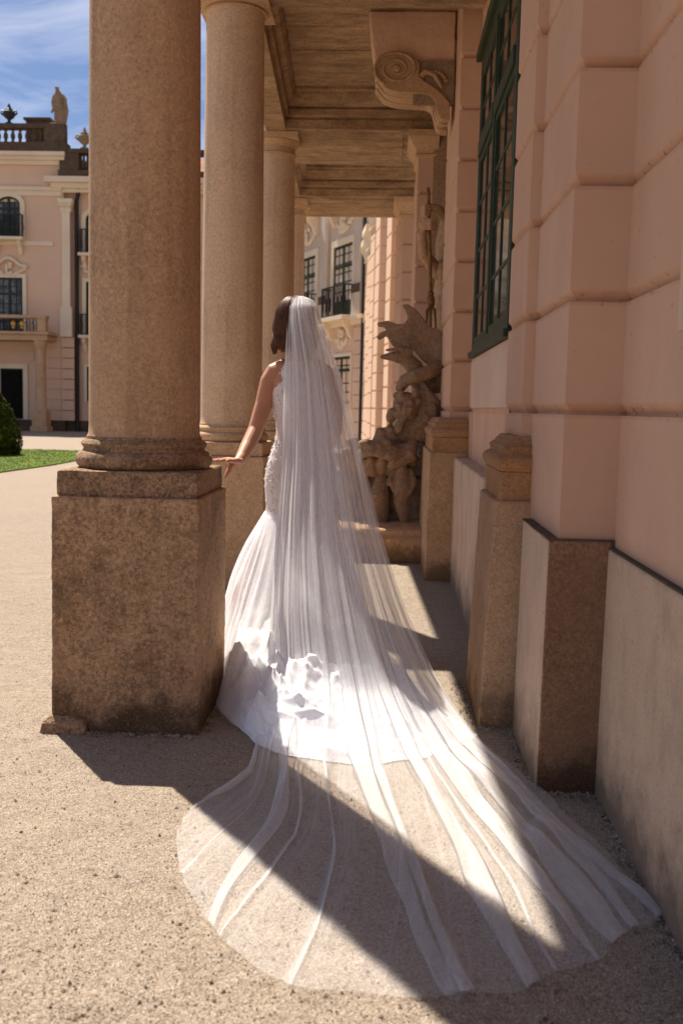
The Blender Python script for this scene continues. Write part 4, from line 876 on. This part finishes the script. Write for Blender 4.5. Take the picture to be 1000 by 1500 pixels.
for q in (-1,1): g.tube([(BX+q*0.075,BY,0.86),(BX+q*0.07,BY+0.01,0.50),(BX+q*0.065,BY,0.32),(BX+q*0.06,BY-0.01,0.10)],[0.082,0.055,0.05,0.033],14); g.tube([(BX+q*0.06,BY-0.02,0.09),(BX+q*0.06,BY+0.08,0.045),(BX+q*0.06,BY+0.13,0.02)],[0.03,0.034,0.022],10)
body = g.build('body', M['skin'], pe, remesh=0.0032, sm_iter=4)
for q in (-1,1):
    e = MB(); e.ell(H(q*0.030,0.072,0.004),(0.011,0.009,0.006),Rz); e.build('eye', M['eye'], pe, smooth=180)
e = MB(); e.ell(H(0,0.089,-0.047),(0.021,0.008,0.006),Rz); e.build('lips', M['lip'], pe, smooth=180)

# hair: shell plus wavy locks
g = MB(); g.ell(H(0,-0.020,0.044),(0.076,0.092,0.090),Rz,24,16)
up = Vector((0,0,1)); rh = random.Random(3)
for k in range(420):
    az = rh.uniform(-2.75, 2.75); s0 = rh.uniform(0.0, 0.75)          # az 0 = back of the head
    def dirv(a): return (-fd*cos(a)+sdv*sin(a))
    d = dirv(az); pts = []; ph = rh.uniform(0, 6.28); ln = rh.uniform(0.80, 1.06); out = rh.uniform(0.95, 1.06)
    for i in range(15):
        t = i/14
        if t < 0.45:
            a = (0.25+s0*0.5)+(1.55-0.25-s0*0.5)*(t/0.45)
            p = H(0,-0.022,0.045)+Vector((d.x*0.083*sin(a)*out, d.y*0.083*sin(a)*out, 0.095*cos(a)*out))
        else:
            q = (t-0.45)/0.55
            rr = 0.083*out*(1+0.10*sin(q*2.6)-0.16*q*q)
            p = H(0,-0.022,0.045)+Vector((d.x*rr, d.y*rr, -0.155*q*ln))+Vector((0.008*sin(q*10+ph*0.3)*q, 0, 0))+d*((0.009*sin(q*8.0+0.5+0.10*ph)+0.006*noise.noise(Vector((ph*3, q*4, 1))))*min(1,q*1.6)+0.010*q*(0.4+0.6*abs(sin(ph))))
        pts.append(p)
    g.tube(pts,[0.0045]+[0.0062]*9+[0.0055,0.0048,0.004,0.003,0.0015],5)
for k in range(40):
    az = rh.uniform(-2.6, 2.6); d = -fd*cos(az)+sdv*sin(az); p0 = H(0,-0.02,0.045)+d*0.086+Vector((0,0,rh.uniform(-0.10,0.05)))
    g.tube([p0, p0+d*rh.uniform(.004,.012)+Vector((0,0,-0.03)), p0+d*rh.uniform(.006,.02)+Vector((0,0,-rh.uniform(.05,.09)))],[0.0011,0.0009,0.0004],4)
hair = g.build('hair', M['hair'], pe, smooth=180)

# gown: bodice, straps, skirt with train, tulle overskirt
n = 96
def bring(cx, cy, z, rx, ry): return [(cx+rx*cos(2*pi*i/n), cy+ry*sin(2*pi*i/n), z) for i in range(n)]
KZ = 0.74
prof = [(1.450,.088,.066,0.0),(1.440,.100,.070,0.0),(1.425,.112,.077,0.0),(1.395,.124,.089,0.0),(1.36,.136,.099,0.001),(1.33,.143,.104,0.003),(1.30,.151,.106,.004),(1.22,.138,.101,.004),(1.17,.124,.096,.002),(1.13,.1195,.092,0),(1.08,.125,.096,0),(1.02,.146,.110,0),(0.96,.164,.121,0),(0.90,.171,.126,0),(0.84,.168,.124,0),(0.78,.162,.119,0),(KZ,.160,.118,0)]
g = MB(); R = [bring(BX,BY+dy,z,rx,ry) for z,rx,ry,dy in prof]
g.rings(R, cap=False); bod = g.build('bodice', M['lace'], pe, smooth=180)
g = MB()
for k in range(700):      # lace appliques standing off the hip and bodice edge
    z = random.choice([random.uniform(0.74,1.10), random.uniform(0.74,1.10), random.uniform(1.05,1.44)]); a = random.uniform(0, 2*pi)
    for i in range(len(prof)-1):
        if prof[i][0] >= z >= prof[i+1][0]:
            t = (prof[i][0]-z)/(prof[i][0]-prof[i+1][0]); rx = prof[i][1]*(1-t)+prof[i+1][1]*t; ry = prof[i][2]*(1-t)+prof[i+1][2]*t
    r_ = random.uniform(.002,.0055); g.ell((BX+(rx+0.001)*cos(a),BY+(ry+0.001)*sin(a),z),(r_,r_,r_*random.uniform(.7,1.4)),nu=7,nv=5)
g.build('lace_applique', M['lace'], bod, smooth=180)
g = MB()
for k in range(9): g.ell((BX+0.01,BY-0.100-0.0*(k),1.27-k*0.022),(0.0045,0.004,0.0045),nu=8,nv=6)
g.build('button_row', M['satin'], bod, smooth=180)
hem = [(0.0,(-0.03,4.68)),(0.6,(-0.06,4.92)),(1.3,(-0.25,5.02)),(2.0,(-0.52,4.98)),(2.6,(-0.70,4.82)),(3.14,(-0.765,4.62)),(3.40,(-0.755,4.45)),(3.66,(-0.672,4.22)),(3.95,(-0.665,3.98)),(4.2,(-0.56,3.76)),(4.42,(-0.385,3.50)),(4.60,(-0.22,3.42)),(4.80,(0.02,3.41)),(5.0,(0.20,3.52)),(5.2,(0.355,3.70)),(5.50,(0.27,4.02)),(5.9,(0.06,4.38)),(6.2832,(-0.03,4.68))]
def hemat(a):
    a = a % (2*pi)
    for (a0,p0),(a1,p1) in zip(hem, hem[1:]):
        if a0 <= a <= a1:
            t = (a-a0)/(a1-a0); return Vector((p0[0]+(p1[0]-p0[0])*t, p0[1]+(p1[1]-p0[1])*t))
def skirt(scale, zoff, amp, seed, nA=420, nT=46, zmax=KZ, z0=0.006, crump=1.0):
    R = []
    for j in range(nT+1):
        gq = j/nT; r = []
        for i in range(nA):
            a = 2*pi*i/nA
            k = Vector((BX+0.160*scale*cos(a), BY+0.118*scale*sin(a)))
            hv = hemat(a)*0.5+hemat(a+0.06)*0.25+hemat(a-0.06)*0.25
            hv = Vector((BX,BY))+(hv-Vector((BX,BY)))*(1+(scale-1)*0.5)
            dist = (hv-k).length; p = 0.54+min(1.0, max(0, (dist-0.25)/0.8))*1.25+0.55*max(0, cos(a-5.6))**2
            pl = sin(a*19+2.2*sin(a*3+seed))+0.6*sin(a*43+seed*2+1.5*sin(a*5))
            xy = k.lerp(hv, gq)
            z = zmax*max(0.0, 1-gq)**p
            rad = (xy-Vector((BX,BY))).normalized() if (xy-Vector((BX,BY))).length > 1e-5 else Vector((cos(a),sin(a)))
            env = sin(pi*min(1, gq*1.15)) if gq < 0.87 else 0.25
            xy = xy + rad*amp*pl*(0.25+0.75*env)*min(1, gq*3)*0.8
            back = max(0.0, -sin(a))**0.6
            q = Vector((a*5.0+0.8*noise.noise(Vector((xy.x*5, xy.y*5, 1))), gq*3.2, seed))
            cz = 0.25+0.75*noise.noise(q)+0.9*(0.45-abs(noise.noise(Vector((xy.x*6.5+xy.y*4, xy.y*3-xy.x*2, seed+3)))*1.6))+0.35*(0.4-abs(noise.noise(Vector((xy.x*15, xy.y*13, seed+9)))*1.6))
            back = max(0.0, -sin(a))**0.6
            left = 1.0 if xy.x < 0.05 else max(0.35, 1-(xy.x-0.05)*2)
            lump = crump*(cz*cz/(abs(cz)+0.2) if cz > 0 else 0)*0.085*back*left*max(0.0, min(1, (gq-0.35)*3))*max(0.12, min(1, (1-gq)*6))
            z += lump + amp*0.35*pl*back*max(0, gq-0.3)*min(1, (1-gq)*8)*(1 if gq < 1 else 0)
            r.append((xy.x, xy.y, max(z0+zoff*(1-gq), z+zoff)))
        R.append(r)
    m_ = MB(); m_.rings(R, cap=False); return m_
sk = skirt(1.0, 0.0, 0.014, 1.3).build('skirt', M['satin'], pe, smooth=180)
skirt(1.05, 0.012, 0.014, 4.1, 300, 30, crump=1.0).build('overskirt', M['overtulle'], sk, smooth=180)
# the crumpled train: a sheet pushed into sharp folds at the bride's back
rt = random.Random(21)
hem_l = [(-0.64,4.08),(-0.60,3.92),(-0.50,3.66),(-0.385,3.485),(-0.22,3.40),(0.0,3.385),(0.16,3.46),(0.30,3.62),(0.385,3.74)]
top_l = [(-0.52,4.20),(-0.44,4.14),(-0.40,4.06),(-0.34,3.98),(-0.25,3.93),(-0.13,3.92),(-0.02,3.96),(0.06,4.03),(0.12,4.10)]
HL = resamp0 = spline([Vector((x,y,0)) for x,y in hem_l], 20); TL = spline([Vector((x,y,0)) for x,y in top_l], 20)
creases = []
for k in range(58):
    u0 = rt.uniform(0.02, 0.72); w0_ = rt.uniform(0.05, 0.85); an = rt.choice([rt.uniform(-0.5,0.5), rt.uniform(1.0,2.2)]); ln = rt.uniform(0.20, 0.50)
    creases.append((u0, w0_, cos(an), sin(an), ln, rt.uniform(0.008, 0.026)*(1.3 if u0 < 0.5 else 0.7), rt.uniform(0.007,0.02), rt.uniform(0.025,0.07)))
creases.append((0.16, 0.80, 0.75, -0.65, 0.34, 0.085, 0.03, 0.09)); creases.append((0.30, 0.62, 0.95, -0.2, 0.42, 0.05, 0.025, 0.08)); creases.append((0.46, 0.42, 0.9, -0.35, 0.42, 0.045, 0.022, 0.08)); creases.append((0.25, 0.25, 0.9, 0.4, 0.4, 0.04, 0.022, 0.07))
R = []; nu_, nw_ = 220, 110
for j in range(nw_+1):
    w_ = j/nw_; row = []
    for i in range(nu_+1):
        u_ = i/nu_; q = u_*(len(HL)-1); k = min(len(HL)-2, int(q)); a = HL[k].lerp(HL[k+1], q-k); q2 = u_*(len(TL)-1); k = min(len(TL)-2, int(q2)); b = TL[k].lerp(TL[k+1], q2-k)
        p = a.lerp(b, w_); x_, y_ = u_*1.1, w_*0.55
        z = 0.012+0.28*w_**1.7
        dx_ = dy_ = 0.0
        for (cu, cw, ca, sa, ln, H_, wa, wb) in creases:
            ex, ey = x_-cu*1.1+0.02*noise.noise(Vector((x_*9, y_*9, cu*30))), y_-cw*0.55
            t_ = ex*ca+ey*sa; d_ = -ex*sa+ey*ca
            if abs(t_) < ln/2:
                f_ = cos(pi*t_/ln)**2*math.exp(-(abs(d_)/(wa if d_ > 0 else wb)))
                z += H_*f_; dy_ -= 0.35*H_*f_
        z += 0.012*noise.noise(Vector((x_*14, y_*14, 2)))+0.006*noise.noise(Vector((x_*40, y_*34, 6)))
        ed = min(1.0, w_*14); edt = min(1.0, (1-w_)*6); eds = min(1.0, u_*10, (1-u_)*7)
        z = max(0.005, z*(0.15+0.85*ed)); z = z*(0.5+0.5*edt)-0.05*(1-edt); z = z*(0.25+0.75*eds)
        row.append(Vector((p.x+0.012*noise.noise(Vector((u_*12, w_*4, 1)))+0.0, p.y+dy_*edt+0.025*noise.noise(Vector((u_*11, 3, 3)))*(1-w_), max(0.004, z))))
    R.append(row)
g = MB(); g.rings(R, closed=False); g.build('train', M['satin'], sk, smooth=180)

# veil: one sheet of tulle, gathered at the crown, falling in folds and fanning out on the gravel
def resamp(P, n):
    P = [Vector(p) for p in P]; q = spline(P, 12); d = [0]
    for a, b in zip(q, q[1:]): d.append(d[-1]+(b-a).length)
    out = []
    for i in range(n):
        t = d[-1]*i/(n-1); k = 0
        while k < len(d)-2 and d[k+1] < t: k += 1
        f_ = (t-d[k])/max(1e-9, d[k+1]-d[k]); out.append(q[k].lerp(q[k+1], min(1, f_)))
    return out
def arc(Lp, Rp, b, n=9, pw=0.8): 
    Lp, Rp = Vector(Lp), Vector(Rp); return [Lp.lerp(Rp, i/(n-1))+Vector((0,-b*sin(pi*i/(n-1))**pw,0)) for i in range(n)]
NC = 25
key = [arc((-0.428,4.635,1.748),(-0.388,4.635,1.746),0.006), arc((-0.452,4.625,1.728),(-0.345,4.62,1.728),0.055), arc((-0.458,4.60,1.69),(-0.322,4.59,1.692),0.085),
       arc((-0.458,4.575,1.62),(-0.296,4.565,1.62),0.092), arc((-0.462,4.54,1.43),(-0.218,4.545,1.42),0.085), arc((-0.462,4.50,1.20),(-0.148,4.48,1.20),0.10),
       arc((-0.460,4.46,1.00),(-0.088,4.40,1.00),0.12), arc((-0.470,4.36,0.70),(-0.005,4.29,0.70),0.17), arc((-0.468,4.20,0.42),(0.100,4.15,0.42),0.24), arc((-0.462,4.00,0.17),(0.225,3.94,0.19),0.26),
       [(-0.455,3.72,.035),(-0.385,3.52,.05),(-0.30,3.40,.055),(-0.2,3.33,.055),(-0.1,3.32,.05),(0,3.32,.05),(0.09,3.33,.05),(0.18,3.37,.05),(0.29,3.46,.05),(0.385,3.60,.03)],
       [(-0.435,3.28,.014),(-0.40,3.05,.014),(-0.33,2.88,.014),(-0.24,2.76,.014),(-0.13,2.68,.014),(0.0,2.66,.014),(0.13,2.68,.014),(0.27,2.76,.014),(0.43,2.88,.016),(0.565,3.04,.02)],
       [(-0.565,2.912,.008),(-0.562,2.74,.006),(-0.50,2.47,.006),(-0.375,2.212,.006),(-0.196,2.043,.006),(-0.032,2.005,.006),(0.157,1.996,.006),(0.355,2.075,.006),(0.56,2.19,.008),(0.715,2.38,.012)]]
key = [resamp(k_, NC) for k_ in key]
tv = [0,0.02,0.04,0.075,0.15,0.22,0.29,0.38,0.47,0.55,0.64,0.80,1.0]
rows = []; NV = 150
for j in range(NV+1):
    v = j/NV; k = 0
    while k < len(tv)-2 and tv[k+1] < v: k += 1
    t = (v-tv[k])/(tv[k+1]-tv[k])
    a, b, c, d = key[max(k-1,0)], key[k], key[k+1], key[min(k+2,len(key)-1)]
    row = []
    for i in range(NC):
        p = b[i].lerp(c[i], t)
        if 4 <= k: 
            q = 0.5*((2*b[i])+(c[i]-a[i])*t+(2*a[i]-5*b[i]+4*c[i]-d[i])*t*t+(3*b[i]-a[i]-3*c[i]+d[i])*t**3); p = p.lerp(q, 0.7)
        row.append(p)
    rows.append((v, row))
# folds: (centre at crown, landing, hem; width at crown, mid, landing, hem)
FOLDS = [(0.035,0.02,0.015,.06,.075,.060,.030),(0.14,0.12,0.15,.07,.07,.000,.000),(0.22,0.20,0.21,.05,.05,.007,.000),(0.30,0.27,0.352,.07,.07,.050,.020),(0.37,0.33,0.40,.05,.05,.008,.004),
         (0.46,0.43,0.50,.07,.06,.006,.003),(0.56,0.525,0.640,.09,.085,.062,.026),(0.62,0.575,0.668,.05,.05,.025,.014),(0.70,0.68,0.770,.07,.07,.050,.024),(0.745,0.73,0.80,.03,.04,.010,.004),(0.79,0.775,0.855,.05,.06,.07,.006),(0.85,0.84,0.905,.045,.055,.085,.034),(0.905,0.895,0.945,.04,.05,.07,.030),(0.955,0.95,0.98,.03,.03,.05,.020)]
def lerpl(x, X, Y_):
    for a, b, c, d in zip(X, X[1:], Y_, Y_[1:]):
        if x <= b: return c+(d-c)*(x-a)/(b-a)
    return Y_[-1]
def rowpt(row, s_):
    s_ = min(1, max(0, s_))*(NC-1); k = min(NC-2, int(s_)); return row[k].lerp(row[k+1], s_-k)
def sheet(inner):
  Rv = []; UVS = []
  for v, row in rows:
    if inner and v > 0.60: break
    sl = []; cur = 0.0
    gnd = min(1, max(0, (v-0.50)/0.16))
    lay = 0.0035 if gnd > 0.5 else 0.006
    for fi, (c0_, c1_, c2_, w0, wm, w1, w2_) in enumerate(FOLDS):
        c = (0.018 if inner else 0)+lerpl(v,[0,0.3,0.64,1],[c0_,(c0_+c1_)/2,c1_,c2_])+(0.014+0.026*max(0.0, v-0.6)*2)*noise.noise(Vector((fi*3.1, v*4.5, 0)))*(0.3+v)
        wd = lerpl(v,[0,0.04,0.35,0.64,1],[w0*0.5,w0,wm,w1,w2_])*max(0.15, 1+(0.5+0.9*max(0,v-0.55))*noise.noise(Vector((fi*7.7+2, v*7, 4))))
        wd = max(wd, 0.0); a, b = c-wd/2, c+wd/2; kl = min(1.0, wd/0.012)
        for i in range(7): sl.append((cur+(b-cur)*i/7, 0.0 if i < 3 else 0.0))
        for i in range(5): sl.append((b+(a-b)*i/5, kl*sin(pi/2*min(1, i/2))))
        for i in range(5): sl.append((a+(b-a)*i/5*0.9, kl*(1.0+sin(pi/2*i/5))))
        cur = a+(b-a)*0.9
        sl.append((cur, 2.0*kl)); cur = cur+0.002
    for i in range(7): sl.append((cur+(1-cur)*i/6, 0.0))
    r = []
    for s_, ly in sl:
        p = rowpt(row, s_*0.74 if inner else s_).copy()
        cor = (0.012*sin(s_*30+3*noise.noise(Vector((s_*4, v*3, 1))))+0.0025*sin(s_*71+v*6))*min(1, v*8)
        hang = 1-gnd
        p.y -= (lay*ly*1.2+cor*min(1.0, 0.5+v*1.2))*hang
        if gnd > 0:
            nzv = noise.noise(Vector((p.x*7, p.y*4, 2.0)))
            lift = 0.010*abs(nzv)+0.02*max(0, noise.noise(Vector((s_*26, v*2.5, 9))))*max(0, 1-(v-0.64)/0.36)
            fan = 0.0
            if s_ > 0.78: fan = 0.035*max(0, noise.noise(Vector((s_*38, v*3, 3))))*(0.4+0.6*max(0, 1-(v-0.64)/0.3))
            p.z += (lay*ly + lift + fan + max(0, cor)*0.5*max(0, 1-(v-0.64)/0.3))*gnd
            e_ = (0.05*noise.noise(Vector((s_*5, 5, 1)))+0.022*noise.noise(Vector((s_*17, 2, 1))))*max(0, (v-0.8)/0.2); p.y += e_
            p.x += (0.020*noise.noise(Vector((s_*8, v*6, 6)))+0.008*noise.noise(Vector((s_*30, v*14, 6))))*gnd
            if s_ > 0.8: p.z += 0.030*max(0, noise.noise(Vector((s_*14, v*16, 11))))*gnd*min(1, (1-v)*8+0.3)
        if inner: p = p + Vector((0.012*sin(s_*9)*hang, 0.022*min(1, v*10), -0.012))
        r.append(p)
    Rv.append(r); UVS += [(q_[0], v) for q_ in sl]
  g = MB(); g.rings(Rv, closed=False)
  return g, UVS
def cloth_uv(o, U):
    me = o.data; ly = me.uv_layers.new(name='cloth')
    for lp in me.loops: ly.data[lp.index].uv = U[lp.vertex_index]
    return o
g, UVS = sheet(False); veil = cloth_uv(g.build('veil', M['tulle'], pe, smooth=180), UVS)
g, UVS = sheet(True); cloth_uv(g.build('inner_layer', M['tulle'], veil, smooth=180), UVS)
g = MB()      # loop of tulle at the comb
g.tube([(-0.30,4.49,1.60),(-0.29,4.47,1.52),(-0.262,4.45,1.44),(-0.252,4.46,1.42),(-0.258,4.47,1.46),(-0.275,4.49,1.55)],[0.010,0.014,0.012,0.009,0.010,0.008],8,0.3,(0,-1,0.2))
g.build('veil_loop', M['tulle'], veil, smooth=180)
g = MB(); g.box(-0.446,-0.366,4.628,4.638,1.722,1.742)
for k in range(9): g.tube([(-0.442+k*0.009,4.634,1.725),(-0.442+k*0.009,4.60,1.715)],0.0015,5)
g.build('comb', M['gilt'], veil)
